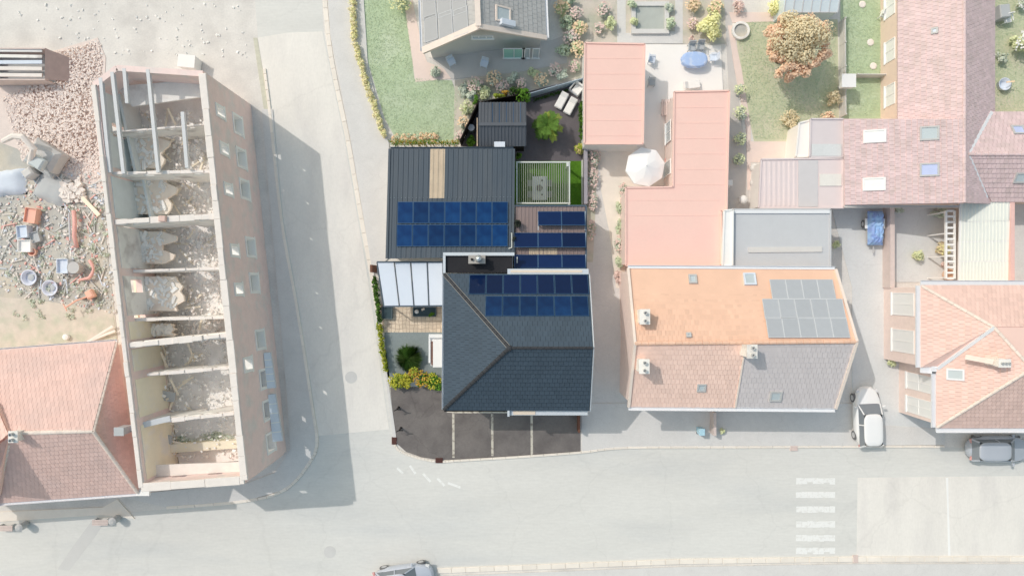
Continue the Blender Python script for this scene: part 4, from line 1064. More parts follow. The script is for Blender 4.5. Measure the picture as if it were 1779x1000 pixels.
def wh(t, zc, w, hh): return (LW * t - w / 2, LW * t + w / 2, zc - hh / 2, zc + hh / 2)
holesW = [wh(t, 5.3, .8, 1.3) for t in (.1, .24, .36, .50, .58)] + [wh(t, 2.5, .9, 1.4) for t in (.12, .26, .38, .52)]
m = MB(); holed_wall(m, cNW, cSW, 0, RH, .36, holesW); part('wall', m, M_brickruin, ru_)
for a, b in ((cNW, cN), (cN, cNE)): m = MB(); holed_wall(m, a, b, 0, RH, .34, [(1.6, 2.5, 2, 3.6)] if b is cNE else ()); part('wall', m, M_brickruin, ru_)
m = MB(); holed_wall(m, cSW, cSE, 0, RH, .4, [(1.2, 2.1, 1.2, 2.9), (3.4, 4.3, 1.2, 2.9), (1.2, 2.1, 4.5, 5.9), (3.4, 4.3, 4.5, 5.9)]); part('wall', m, M_brickruin, ru_)
# chamfered shopfront foot at the street corner
def lumps_at(x0, y0, x1, y1, z, n):
    mb = MB()
    for i in range(n):
        s_ = rnd.uniform(.06, .26); p = P(rnd.uniform(x0, x1), rnd.uniform(y0, y1), z); M = Matrix.Rotation(rnd.uniform(0, 3.1), 4, 'Z') @ Matrix.Rotation(rnd.uniform(-.5, .5), 4, 'X')
        mb.box((p.x, p.y, z + s_ * .2), (s_ * rnd.uniform(.8, 2.4), s_ * .8, s_ * .5), m=M)
    return mb
# crumbling wall tops: loose pale mortar lumps and coping pieces
m = MB()
for a, b, w in ((cNE, cSE, .44), (cNW, cSW, .3), (cSW, cSE, .5)):
    L = (b - a).length; s = 0
    while s < L:
        l = min(rnd.uniform(.8, 2.2), L - s + .001); p = a.lerp(b, min(1, (s + l / 2) / L)); m.box((p.x, p.y, RH + rnd.uniform(.02, .05)), (l * .995, w * rnd.uniform(.74, 1.02), rnd.uniform(.08, .2)), math.atan2((b - a).y, (b - a).x), bev=.02); s += l
part('wall_coping', m, M_walltop, ru_)
def at(s, t, z):
    """Inside point: s from the west to the east wall, t from north to south."""
    return cNW.lerp(cSW, t).lerp(cNE.lerp(cSE, t), s) * 1.0 + Vector((0, 0, z - RH))
def seen(px, py, z): q = P(px, py, z); return q
for (x0, y0, x1, y1, z, th_, mm) in ((172, 232, 362, 217, 6.0, .12, M_plaster), (182, 302, 366, 298, 6.4, .2, M_plaster), (200, 386, 376, 376, 6.8, .34, M_plaster), (232, 471, 384, 466, 5.6, .18, M_plaster), (214, 556, 390, 551, 5.8, .2, M_plaster), (220, 600, 394, 582, 6.8, .36, M_plaster), (258, 650, 402, 638, 5.9, .22, M_plaster), (250, 734, 408, 717, 5.9, .26, M_plaster)):
    a, b = P(x0, y0, z), P(x1, y1, z); L = (b - a).length
    m = MB(); holed_wall(m, a, b, 0, z, th_, [(L * q_, L * q_ + rnd.uniform(.3, .8), z - rnd.uniform(.15, .7), z + 1) for q_ in (.12, .33, .62, .8)] + [(L * .46, L * .46 + .9, 2.4, 4.4)])
    cw = part('cross_wall', m, mm, ru_)
    m = MB(); s = 0; rz = math.atan2((b - a).y, (b - a).x)
    while s < L:
        l = min(rnd.uniform(.3, 1.1), L - s + .001); p = a.lerp(b, min(1, (s + l / 2) / L)); sk = rnd.random() < .3
        m.box((p.x, p.y, z + (rnd.uniform(.0, .1) if not sk else -.02)), (l * 1.002, th_ * rnd.uniform(.6, 1.15), rnd.uniform(.16, .28)), rz, bev=.02)
        s += l
    part('wall_coping', m, M_walltop, cw)
for t0, t1 in ((.01, .13), (.145, .24), (.26, .355), (.375, .475), (.49, .595), (.62, .66), (.69, .795), (.83, .985)):
    hl = [(h_[0] - t0 * LE, h_[1] - t0 * LE, h_[2], h_[3]) for h_ in holesE]
    m = MB(); off_ = Vector((dE.y, -dE.x, 0)).normalized() * .235
    if off_.x > 0: off_ = -off_
    holed_wall(m, cNE.lerp(cSE, t0) + off_, cNE.lerp(cSE, t1) + off_, .05, 6.8, .04, hl); part('plaster_lining', m, M_plaster, ru_)  # pale lining added to keep brown brick bounce off the rubble
nW = Vector((-dW.y, dW.x, 0)).normalized() * .2
if nW.x < 0: nW = -nW
for t0, t1, mm in ((.01, .20, M_teal), (.225, .33, M_teal), (.35, .455, M_plaster), (.475, .575, M_plaster), (.59, .635, M_yellow), (.66, .715, M_yellow), (.735, .83, M_yellow), (.85, .985, M_yellow)):
    for z0, z1 in ((.05, 3.0), (3.15, 6.7)):
        hl = [(h_[0] - t0 * LW, h_[1] - t0 * LW, h_[2], h_[3]) for h_ in holesW if h_[0] > t0 * LW + .05 and h_[1] < t1 * LW - .05 and z0 < h_[2] < z1]
        m = MB(); holed_wall(m, cNW.lerp(cSW, t0) + nW, cNW.lerp(cSW, t1) + nW, z0, z1, .04, hl); part('plaster_lining', m, mm, ru_)
M_lostfloor = mat('cream_floor', (247, 236, 222), var=.05, scale=1.4, fine=.06, blot=((238, 222, 208), 1.0, .48, .66))  # floor remnants added at a height that catches the sun
for k, (x0, y0, x1, y1, z) in enumerate(((222, 238, 288, 292, 4.3), (226, 308, 300, 372, 4.2), (236, 402, 296, 458, 4.2), (244, 480, 318, 540, 4.3), (252, 562, 312, 584, 4.2))):
    r2 = random.Random(k); q = [(x0, y0), (x1 - 14, y0)] + [(x1 + r2.uniform(-16, 12), y0 + (y1 - y0) * j / 7) for j in range(1, 7)] + [(x1 - 10, y1), (x0 + 3, y1)]
    m = MB(); m.prism([P(x, y, z) for x, y in q], z - .2, z); part('floor_slab', m, M_lostfloor, ru_)
    m = lumps_at(x0 + 6, y0 + 4, x1 - 12, y1 - 4, z, 60); part('debris', m, M_rubble2, ru_, kind='stuff')
c = P(283, 380, 7.0); m = MB(); m.box((c.x, c.y, 7.0), (.42, .34, .3), bev=.03); part('brick_stub', m, mat('bare_brick', (226, 196, 186), var=.08, scale=5), ru_)
for (x0, y0, x1, y1, z0, z1, mm) in ((222, 310, 254, 800, 0, 4.2, M_yellow), (205, 160, 236, 305, 0, 5.0, M_teal), (262, 640, 296, 800, 0, 3.6, M_yellow), (246, 300, 262, 382, 0, 4.6, M_teal)):
    a, b = P(x0, y0, z1), P(x1, y1, z1); L = (b - a).length
    m = MB(); holed_wall(m, a, b, z0, z1, .16, [(L * q, L * q + 1.0, .3, 2.4) for q in (.12, .34, .58, .8)]); part('partition_wall', m, mm, ru_)
m = MB(); m.prism([P(284, 772, 3.6), P(412, 764, 3.6), P(412, 778, 3.6), P(286, 787, 3.6)], 0, 3.6); part('partition_wall', m, M_yellow, ru_)
m = MB(); a = cSW + Vector((.3, .3, -1.2)); m.prism([P(252, 808, 5.6), P(416, 802, 5.6), P(418, 818, 5.6), P(254, 829, 5.6)], 5.45, 5.6); part('floor_slab', m, M_walltop, ru_)
m = MB(); m.prism([P(200, 150, 5.2), P(350, 138, 5.2), P(352, 168, 5.2), P(230, 185, 5.2)], 5.05, 5.2); part('floor_slab', m, M_plaster, ru_)
m = MB(); m.prism([P(226, 575, 3.2), P(262, 575, 3.2), P(290, 800, 3.2), P(256, 800, 3.2)], 3.05, 3.2); part('floor_slab', m, M_yellow, ru_)
m = MB(); m.prism([P(205, 395, 3.2), P(240, 395, 3.2), P(254, 570, 3.2), P(222, 570, 3.2)], 3.05, 3.2); part('floor_slab', m, M_plaster, ru_)
for (x0, y0, x1, y1) in ((176, 136, 192, 300), (196, 126, 216, 302), (217, 120, 222, 180), (258, 122, 276, 300), (318, 195, 326, 292)):
    m = MB(); m.bar(P(x0, y0, 6.9), P(x1, y1, 6.8), .2, .24); part('steel_beam', m, M_steelpale, ru_)
for (x, y, l) in ((250, 700, .9), (292, 688, .9), (288, 762, .8)): 
    c = P(x, y, 3.7); m = MB(); m.box(c, (l, l * .7, .06), -.15); part('loose_board', m, M_darkish, ru_)
m = MB(); c = P(218, 745, 6.6); m.box((c.x, c.y, 6.8), (.5, .42, .9)); m.box((c.x, c.y, 7.28), (.58, .5, .08)); part('chimney', m, M_darkish, ru_)
m = MB(); m.bar(P(222, 744, 6.5), P(296, 726, 6.0), .34, .16); part('steel_beam', m, M_steelpale, ru_)
def lumps(poly, n, z, smin, smax, heap=0.0, cx=0, cy=0, rr=1):
    mb = MB()
    for i in range(n):
        a, b = rnd.random(), rnd.random(); q = Vector(poly[0]).lerp(Vector(poly[1]), a).lerp(Vector(poly[3]).lerp(Vector(poly[2]), a), b)
        hz = z + heap * max(0, 1 - ((q.x - cx) ** 2 + (q.y - cy) ** 2) / rr ** 2) if heap else z + rnd.random() ** 3 * .9
        p = P(q.x, q.y, hz); s = rnd.uniform(smin, smax)
        M = (Matrix.Rotation(rnd.uniform(0, 3.1), 4, 'Z') @ Matrix.Rotation(rnd.uniform(-.6, .6), 4, 'X'))
        mb.box((p.x, p.y, hz + s * .2), (s * rnd.uniform(.8, 1.6), s * rnd.uniform(.6, 1.1), s * rnd.uniform(.5, .9)), m=M)
    return mb
m = lumps([(215, 190), (385, 190), (425, 790), (270, 800)], 2600, 2.9, .03, .17); part('rubble', m, M_rubble2, ru_, kind='stuff')
m = lumps([(300, 200), (380, 200), (420, 600), (330, 600)], 900, 2.92, .03, .16); part('rubble', m, mat('rose_rubble', (246, 239, 235), var=.08, island=.1), ru_, kind='stuff')
m = MB()
for i in range(70):
    x, y = rnd.uniform(255, 350), rnd.uniform(200, 790); a = P(x, y, rnd.uniform(3.0, 3.5)); an = rnd.uniform(0, 3.1); m.bar(a, a + Vector((math.cos(an) * rnd.uniform(.7, 1.8), math.sin(an) * rnd.uniform(.7, 1.6), rnd.uniform(-.5, .5))), .12, .05)
part('broken_timber', m, mat('pale_timber', (246, 236, 218), var=.1, island=.12), ru_, kind='stuff')
m = MB(); m.prism([(cNW.x + .2, cNW.y - .1), (cN.x + .15, cN.y - .2), (cNE.x - .25, cNE.y - .2), (cSE.x - .25, cSE.y + .25), (cSW.x + .25, cSW.y + .25)], 0, 2.9); part('floor', m, mat('rubble_floor', (244, 242, 240), var=.08, scale=1.1, fine=.10, blot=((236, 232, 228), .7, .44, .66)), ru_)  # floor level raised so more light reaches the interior
f = MB(); foliage(f, P(372, 265, 3.2), (.5, .9, .5), 260, .08, 9); foliage(f, P(380, 765, 3.1), (1.3, .7, .4), 420, .07, 9); foliage(f, P(330, 768, 3.1), (1.2, .6, .3), 320, .07, 9); part('weeds', f, L_sage, ru_, kind='stuff')
for (x0, y0, x1, y1, lb) in ((465, 612, 474, 673, 'pale blue awning on the ruin\'s street wall, the upper of two'), (473, 684, 486, 765, 'pale blue awning on the ruin\'s street wall, nearer the corner')):
    a, b = P(x0, y0, 2.2), P(x1, y1, 2.2); t = thing('shop_awning', lb, 'awning', ((a.x + b.x) / 2, (a.y + b.y) / 2, 2.2))
    wx = cNE.lerp(cSE, .75).x + .2
    def wallx(y): return cNE.x + (cSE.x - cNE.x) * (cNE.y - y) / (cNE.y - cSE.y) + Te / 2
    m = MB(); m.slab([(wallx(a.y) + .05, a.y, 2.55), (wallx(b.y) + .05, b.y, 2.55), (b.x + .2, b.y, 2.2), (a.x + .2, a.y, 2.2)], .04); part('canvas', m, M_bluecloth, t)
    m = MB()
    for q in (a, b): m.bar((wallx(q.y) + .02, q.y, 2.15), (q.x + .2, q.y, 2.16), .04)
    m.bar((a.x + .2, a.y, 2.15), (b.x + .2, b.y, 2.15), .05, .14); part('frame', m, M_steelpale, t)
    m = MB(); n = 5
    for k in range(1, n): p = a.lerp(b, k / n); m.bar((wallx(p.y) + .05, p.y, 2.575), (p.x + .2, p.y, 2.225), .05, .02)
    part('white_stripe', m, M_white, t)
c = P(325, 107, 1.0); m = MB(); m.box((c.x, c.y, .55), (1.1, .8, 1.0), -.1, bev=.04); t = thing('site_cabinet', 'white site cabinet standing just outside the ruin\'s north wall', 'cabinet', (c.x, c.y, 0)); part('cabinet_body', m, M_white, t); m = MB(); m.box((c.x, c.y, 1.09), (1.16, .86, .08), -.1); part('lid', m, M_white, t)

# ---------------------------------------------------------------- red hipped building west of the ruin
SE_, SR_ = 5.0, 7.9
sw = thing('red_hipped_house', 'red-tiled hipped building whose end leans on the roofless ruin', 'house', P(90, 735))
n0, n1, s1, s0 = P(-160, 622, SE_), P(203, 594, SE_), P(240, 855, SE_), P(-160, 884, SE_)
r0, r1 = P(22, 752, SR_), P(163, 748, SR_)
q0 = P(-20, 664, 6.5)
pN, pS, pE = [n0, n1, r1, r0], [s0, s1, r1, r0], [n1, s1, r1]
wN, wS = P(-160, 700, 6.2), P(-160, 830, 6.0)
m = MB(); walls(m, [(n0.x + .2, n0.y - .2, 4.9), (n1.x - .05, n1.y - .2, 4.9), (s1.x - .05, s1.y + .2, 4.9), (s0.x + .2, s0.y + .2, 4.9)]); part('wall', m, M_pinkwall, sw)
mN = mat('russet_tile', (233, 200, 191), var=.05, scale=.7, island=.05, blot=((222, 194, 187), .5, .45, .7))
m = MB()
for pl in (pN, pS, pE, [n0, r0, s0]): m.slab(pl, .12)
rf = part('roof', m, mN, sw)
m = MB()
for pl in (pN, pS, pE): tiles(m, pl, .26, .34, .04)
part('roof_tile', m, mN, rf, kind='stuff')
m = MB(); w0, w1 = P(-40, 690, 7.0), P(-40, 850, 5.6)
up = Vector((0, 0, .05)); ridge(m, r0 + up, r1 + up, .12); ridge(m, r1 + up, s1 + up, .12); ridge(m, r1 + up, n1 + up, .12); ridge(m, r0 + up, P(-10, 880, 5.0) + up, .12); part('ridge_tile', m, M_ridgepale, rf)
wp = [r0 + Vector((0, 0, .08)), P(-4, 694, 6.9), P(-160, 700, 6.2), P(-160, 880, 5.2), P(-6, 873, 5.15)]
m = MB(); tiles(m, [r0 + Vector((-.05, 0, .25)), P(-8, 700, 7.3), P(-120, 700, 7.1), P(-120, 850, 5.9), P(-5, 862, 5.9)], .26, .34, .04); m.slab([r0 + Vector((-.05, 0, .2)), P(-8, 700, 7.25), P(-120, 700, 7.05), P(-120, 850, 5.85), P(-5, 862, 5.85)], .3); part('side_roof', m, mat('light_red_tile', (242, 210, 198), var=.06, scale=.7, island=.07), sw)
m = MB(); gutter(m, n1 + Vector((0, .06, 0)), n0 + Vector((0, .06, 0)), .26); part('gutter', m, M_trim, sw)
m = MB(); gutter(m, s0 + Vector((0, -.06, 0)), s1 + Vector((0, -.06, 0)), .26); part('gutter', m, M_trim, sw)
chimney(sw, 24, 758, 7.0, 8.4, .42, .55, M_plaster, M_darkish, 2)
m = MB(); c = P(250, 854, 4.9); m.box((c.x, c.y, 4.95), (.8, .4, .18)); part('eave_box', m, M_white, sw)
for px in (30, 90, 150, 200): q = P(px, 0, 0); window(sw, (q.x * .9, s0.y + (s1.y - s0.y) * (q.x * .9 - s0.x) / (s1.x - s0.x) + .2, 2.6), (1, 0.07, 0), 1.0, 1.5, (0.07, -1, 0), M_wframe, M_wglass, (2, 1))
for (x, y, lb) in ((174, 907, 'pale brown bench on the pavement corner below the red hipped building'), (8, 917, 'pale brown bench half out of the picture by the road edge')):
    c = P(x, y, .45); t = thing('street_bench', lb, 'bench', (c.x, c.y, 0)); m = MB()
    for k in range(4): m.box((c.x, c.y - .15 + k * .1, .46), (1.1, .085, .04))
    part('seat', m, M_brownpale, t)
    for s in (-1, 1): m = MB(); m.box((c.x + s * .42, c.y, .22), (.08, .36, .44)); part('leg', m, M_darkish, t)
for (x, y, lb) in ((195, 905, 'grey litter bin at the end of the bench on the pavement corner'), (33, 916, 'grey litter bin at the end of the bench cut by the picture edge')):
    c = P(x, y, .8); t = thing('litter_bin', lb, 'bin', (c.x, c.y, 0)); m = MB(); m.lathe((c.x, c.y, .05), [(.2, 0), (.24, .1), (.26, .75), (.22, .75), (.2, .5)], 14); part('bin_body', m, M_darkish, t); m = MB(); m.lathe((c.x, c.y, .8), [(.27, 0), (.27, .03), (.12, .1)], 14); part('lid', m, M_greymetal, t)

# ---------------------------------------------------------------- wrecking yard: skip, machine, heaps, tubs
m = lumps([(5, 170), (172, 90), (185, 320), (40, 280)], 5200, .03, .03, .14, .5, 112, 205, 85); part('rubble_heap', m, M_rubble, None, kind='stuff')
m = lumps([(80, 95), (175, 70), (178, 150), (110, 160)], 1100, .03, .03, .13, .18, 130, 110, 50); part('rubble_heap', m, M_rubble, None, kind='stuff')
m = lumps([(0, 5), (420, 5), (430, 100), (150, 100)], 110, .0, .05, .14, .01, 0, 0, 1); part('scattered_stones', m, M_rubble2, None, kind='stuff')
a, b = P(-30, 84, 1.4), P(78, 138, 1.4); t = thing('skip_container', 'rust-brown open skip heaped with pale beams beside the rubble heap', 'skip', ((a.x + b.x) / 2, (a.y + b.y) / 2, 0))
m = MB(); hx, hy = (b.x - a.x) / 2, (a.y - b.y) / 2; cx_, cy_ = t.location.x, t.location.y
m.box((cx_, cy_ + hy, .75), (2 * hx, .08, 1.3)); m.box((cx_, cy_ - hy, .75), (2 * hx, .08, 1.3)); m.box((cx_ - hx + .05, cy_, .75), (.08, 2 * hy - .1, 1.3)); part('side_panel', m, M_brownpale, t)
m = MB(); m.slab([(b.x, a.y, 1.4), (b.x, b.y, 1.4), (b.x + 1.0, b.y + .25, .15), (b.x + 1.0, a.y - .25, .15)], .06); part('sloped_end', m, mat('rust_panel', (190, 168, 162), var=.1, scale=3), t); m = MB(); m.box((cx_, cy_, .2), (2 * hx - .1, 2 * hy - .1, .1)); part('skip_floor', m, M_darkish, t)
for k in range(5):
    y = cy_ - hy + .35 + k * .42; m = MB(); m.bar((cx_ - hx + .1, y, 1.25 + .08 * (k % 2)), (cx_ + hx - .3, y + rnd.uniform(-.05, .05), 1.2), .24 if k != 3 else .2, .12); solo('roof_beam', m, (M_walltop, M_walltop, M_bluecloth, M_plaster, M_white)[k], ('bare beam in the skip, nearest the rubble heap', 'pale beam in the skip, second from the rubble heap', 'bluish beam in the middle of the skip', 'sandy beam in the skip, second from its far side', 'white board along the far side of the skip')[k], 'beam', (cx_, y, 1.2))
t = thing('demolition_machine', 'grey demolition machine with a bent pale boom next to the rubble heap', 'excavator', P(60, 280))
m = MB(); c = P(82, 272, .9); m.box((c.x, c.y, .95), (2.0, 1.5, 1.1), -.55, bev=.25); part('engine_body', m, M_greymetal, t)
m = MB(); m.tube([P(6, 245, 2.0), P(24, 236, 2.5), P(40, 238, 2.6), P(58, 258, 2.4), P(52, 285, 1.6)], [.16, .2, .22, .22, .18], 8); part('boom', m, M_walltop, t)
m = MB(); c = P(48, 300, .8); m.box((c.x, c.y, .5), (.7, .6, .8), .6, bev=.1); part('bucket', m, M_wallgrey, t)
for s in (-1, 1): m = MB(); c = P(80, 275, .3); d = Vector((math.cos(-.55 + 1.57), math.sin(-.55 + 1.57), 0)) * s * .75; m.box((c.x + d.x, c.y + d.y, .3), (2.3, .4, .6), -.55, bev=.15); part('track', m, M_darkish, t)
m = MB(); c = P(70, 283, 1.5); m.box((c.x, c.y, 1.7), (.9, .8, .5), -.55, bev=.1); part('cab', m, M_wglass, t)
def tarp(px, py, w, d, m_, label, rz=0, h_=.5):
    c = P(px, py); mb = MB(); n = 9; vs = []; r = random.Random(px)
    for j in range(n):
        for i in range(n):
            u, v_ = i / (n - 1) * 2 - 1, j / (n - 1) * 2 - 1; e = max(abs(u), abs(v_)); z = .03 + (h_ + r.uniform(-.06, .06)) * (1 - e ** 4)
            q = Matrix.Rotation(rz, 3, 'Z') @ Vector((u * w / 2 + r.uniform(-.05, .05), v_ * d / 2 + r.uniform(-.05, .05), z)); vs.append(c + q)
    mb.add(vs, [(j * n + i, j * n + i + 1, (j + 1) * n + i + 1, (j + 1) * n + i) for j in range(n - 1) for i in range(n - 1)]); return solo('tarpaulin', mb, m_, label, 'tarpaulin', c, smooth=True)
tarp(14, 318, 2.6, 1.8, M_bluecloth, 'pale blue tarpaulin over a pile beside the demolition machine', .1)  # cloth colour is whitened by the painted veil
tarp(92, 330, 2.4, 1.8, M_darkish, 'grey tarpaulin spread in the middle of the wrecking yard', -.4, .35)
def crate(px, py, w, d, hh, rz, m_, label, nm='crate'):
    c = P(px, py, hh); t = thing(nm, label, 'crate', (c.x, c.y, 0), rz); e = .04; m = MB()
    for x, y, sx, sy in ((0, d / 2, w, e), (0, -d / 2, w, e), (-w / 2, 0, e, d - e), (w / 2, 0, e, d - e)): m.box((x, y, hh / 2 + .03), (sx, sy, hh))
    part('side_board', m, m_, t, local=True); m = MB(); m.box((0, 0, hh * .75), (w - e, d - e, .04)); part('filling', m, m_, t, local=True); return t
crate(52, 374, .75, 1.0, .6, -.15, M_orangeplastic, 'orange box, the larger orange thing in the wrecking yard')
crate(38, 402, .7, .8, .6, .1, M_bluecloth, 'bluish crate between the orange box and the white crate')
crate(42, 427, .85, .8, .6, 0, M_white, 'white crate below the bluish crate in the wrecking yard')
crate(60, 412, .6, .7, .4, .3, M_darkish, 'dull grey crate wedged beside the white crate')
crate(108, 462, .75, .95, .7, 0, M_bluecloth, 'light blue crate beside the red curved chute')
m = MB(); m.lathe(P(62, 438, .0), [(.2, 0), (.27, .4), (.29, .42), (.22, .4), (.18, .1)], 14); solo('bucket', m, M_orangeplastic, 'round orange bucket beside the white crate', 'bucket', P(62, 438))
for x, y, lb in ((56, 482, 'round bluish-white tub, the nearer to the crates'), (92, 500, 'round bluish-white tub, the nearer to the sand strip')):
    c = P(x, y); t = thing('wash_tub', lb, 'tub', c); m = MB(); m.lathe(c, [(.4, 0), (.52, .32), (.56, .34), (.56, .37), (.48, .34), (.4, .08)], 18); part('tub_wall', m, mat('bluish_white', (222, 226, 240), rough=.5), t, smooth=True); m = MB(); m.lathe(c + Vector((0, 0, .09)), [(.2, 0), (.22, .05), (.1, .08)], 12); part('drum', m, M_darkish, t)
m = MB(); m.tube([P(128, 366, .4), P(130, 385, .5), P(129, 410, .4), P(134, 430, .2)], .14, 8); solo('red_pipe', m, M_redplastic, 'straight red pipe lying in the wrecking yard', 'pipe', P(129, 398, .3), smooth=True)
m = MB(); m.tube([P(120, 370, .3), P(121, 395, .3), P(122, 418, .25)], .07, 8); solo('grey_pipe', m, M_steelpale, 'thin grey pipe lying beside the red pipe', 'pipe', P(121, 395, .3))
m = MB(); pts = [P(155 + 7 * math.sin(t * .35) , 452 + t * 3.4, .4) for t in range(10)]; pts.append(P(138, 486, .35)); m.tube(pts, [.1 + .02 * math.sin(i) for i in range(len(pts))], 8); solo('red_chute', m, M_redplastic, 'curved red chute section beside the light blue crate', 'chute', P(155, 470, .3), smooth=True)
c = P(140, 465, .0); t = thing('oil_drum', 'grey steel drum between the light blue crate and red chute', 'drum', c); m = MB(); m.lathe(c, [(.4, 0), (.4, .3), (.42, .32), (.4, .34), (.4, .8), (.42, .84), (.38, .82)], 18); part('drum_body', m, M_greymetal, t)
t = thing('orange_tiller', 'orange hand tiller with long handle near the ruin', 'tiller', P(150, 515)); m = MB(); c = P(157, 511, .5); m.box((c.x, c.y, .5), (.5, .55, .4), .5, bev=.08); part('engine', m, M_orangeplastic, t)
m = MB(); m.tube([P(152, 515, .5), P(132, 522, .8), P(114, 534, .95)], .06, 6); m.bar(P(110, 528, .95), P(116, 540, .95), .06); part('handle', m, M_orangeplastic, t)
for dx in (-8, 10): m = MB(); c = P(152 + dx, 518, .2); m.tube([c + Vector((0, -.06, 0)), c + Vector((0, .06, 0))], .2, 12); part('wheel', m, M_tyre, t)
for k, (x0, y0, x1, y1, lb) in enumerate(((138, 338, 172, 374, 'yellowish plank lying aslant against the ruin'), (95, 318, 108, 334, 'short pale plank on the grey tarpaulin'), (148, 596, 196, 566, 'long pale plank propped between ruin and red roof'), (160, 590, 200, 574, 'shorter pale plank beside the propped long plank'))):
    m = MB(); m.bar(P(x0, y0, .25), P(x1, y1, .35), .28 if k == 0 else .16, .05); solo('plank', m, M_yellow if k == 0 else M_walltop, lb, 'plank', P((x0 + x1) / 2, (y0 + y1) / 2, .3))
m = lumps([(100, 320), (140, 310), (150, 350), (110, 350)], 120, .05, .08, .3, .25, 125, 332, 30); part('scrap_heap', m, M_walltop, None, kind='stuff')
for n_, mm in ((700, mat('dove_scrap', (206, 207, 204), var=.08, island=.08)), (420, M_walltop), (160, M_redplastic), (200, M_bluecloth)):
    m = lumps([(0, 300), (190, 300), (204, 545), (0, 505)], n_, .03, .03, .17, .01, 0, 0, 1)
    for i in range(n_ // 12):
        a = P(rnd.uniform(0, 195), rnd.uniform(320, 520), .1); an = rnd.uniform(0, 3.14); l = rnd.uniform(.3, 1.3); m.bar(a, a + Vector((math.cos(an) * l, math.sin(an) * l, rnd.uniform(0, .1))), .06, .05)
    part('scattered_scrap', m, mm, None, kind='stuff')
f = MB()
for i in range(70): p = P(rnd.uniform(0, 190), rnd.uniform(350, 560), .12); foliage(f, p, (.35, .35, .2), 34, .07, 4)
part('weeds', f, L_sage, None, kind='stuff')
c = P(113, 585, .3); m = MB(); m.lathe(c + Vector((0, 0, -.3)), [(.2, 0), (.2, .3), (.05, .36)], 12); solo('white_pot', m, M_white, 'small white pot on the sand strip above the red hipped roof', 'pot', c)

# ---------------------------------------------------------------- grey gabled house to the north
NE_, NR_ = 3.0, 5.8
nh = thing('grey_gabled_house', 'grey-roofed gabled house with a pale verge, dark panels and a roof window', 'house', P(850, 40))
gA, gB, gC = P(735, 88, NE_), P(831, 46, NR_), P(949, 66, NE_)
back = Vector((-.35, 8.5, 0)); gA2, gB2, gC2 = gA + back, gB + back, gC + back
plW, plE = [gA, gA2, gB2, gB], [gC, gC2, gB2, gB]
m = MB(); i2 = Vector((0, .45, -.12)); walls(m, [(gA.x + .3, gA.y + .45, NE_ - .1), (gB.x, gB.y + .45, NR_ - .2), (gC.x - .3, gC.y + .45, NE_ - .1), (gC2.x - .3, gC2.y, NE_ - .1), (gA2.x + .3, gA2.y, NE_ - .1)]); part('wall', m, M_wallgrey, nh)
m = MB(); m.slab(plW, .12); m.slab(plE, .12); rf = part('roof', m, M_greytile, nh)
m = MB(); tiles(m, plW, .3, .36, .03); tiles(m, plE, .3, .36, .03); part('roof_tile', m, M_greytile, rf, kind='stuff')
m = MB(); m.bar(gA, gB, .42, .2); part('verge_board', m, M_ridgepale, nh)
m = MB(); m.bar(gC, gB, .3, .18); part('verge_board', m, M_ridgepale, nh)
m = MB(); m.bar(gB + Vector((0, 0, .05)), gB2 + Vector((0, 0, .05)), .34, .1); part('ridge_cap', m, M_ridgepale, nh)
m = MB(); gutter(m, gA + Vector((-.08, 0, 0)), gA2 + Vector((-.08, 0, 0)), .2); part('gutter', m, M_trim, nh)
m = MB(); gutter(m, gC2 + Vector((.08, 0, 0)), gC + Vector((.08, 0, 0)), .2); part('gutter', m, M_trim, nh)
skylight(nh, plE, 873, 26, 1.1, 1.0, M_ridgepale, M_wglass, 'roof_window')
q, n_ = on_plane(plE, 879, 42); m = MB(); m.box(q + n_ * .2, (1.0, .35, .3), m=frame_on(n_).to_4x4()); part('dormer_apron', m, M_bluecloth, nh)
t = array('dark strip panels covering the lawn-side slope of the grey gabled house', plW, [(747, 10), (750, 49), (773, 6), (776, 44), (799, 2), (802, 38)], 1.14, 1.66, mat('strip_panel', (178, 180, 184), var=.03, rough=.3, spec=.5), .08, mframe=M_paleframe, ydir=Vector((-.04, 1, 0)))
wy = gA.y + .45
for px, w, bb, gm_ in ((893, 1.5, 2, mat('teal_glass', (166, 222, 206), var=.05, rough=.15)), (914, .55, 1, M_wglass), (931, .5, 1, M_wglass)): q = P(px, 0, 1.2); window(nh, (q.x, wy, 1.2), (1, 0, 0), w, 1.9, (0, -1, 0), M_wframe, gm_, (bb, 1))
q = P(838, 0, 4.4); window(nh, (q.x, wy, 4.2), (1, 0, 0), 1.4, .5, (0, -1, 0), M_wframe, M_wglass, (3, 1))
def small_chair(px, py, rz, m_, label, nm='garden_chair', cat='chair', group=None):
    c = P(px, py); t = thing(nm, label, cat, (c.x, c.y, .05), rz, group)
    m = MB(); m.box((0, 0, .42), (.5, .5, .06), bev=.02); part('seat', m, m_, t, local=True); m = MB(); m.box((0, .24, .68), (.48, .05, .46), m=Matrix.Rotation(-.15, 4, 'X')); part('backrest', m, m_, t, local=True)
    for sx in (-1, 1):
        m = MB(); m.box((sx * .24, 0, .6), (.05, .42, .04)); part('armrest', m, m_, t, local=True)
        for sy in (-1, 1): m = MB(); m.box((sx * .22, sy * .2, .2), (.04, .04, .4)); part('leg', m, m_, t, local=True)
    return t
small_chair(785, 111, .5, M_bluecloth, 'bluish chair on the grey terrace near the pink path'); small_chair(842, 114, -.3, M_bluecloth, 'bluish chair on the grey terrace before the teal glass doors')
hedge('golden_hedge', (614, -10), (618, 75), .42, .8, L_yhedge, 'golden hedge along the lawn, straight upper stretch', 1500, .06, L_yellow)
hedge('golden_hedge', (620, 80), (640, 155), .42, .8, L_yhedge, 'golden hedge along the lawn, bending middle stretch', 1500, .06, L_yellow)
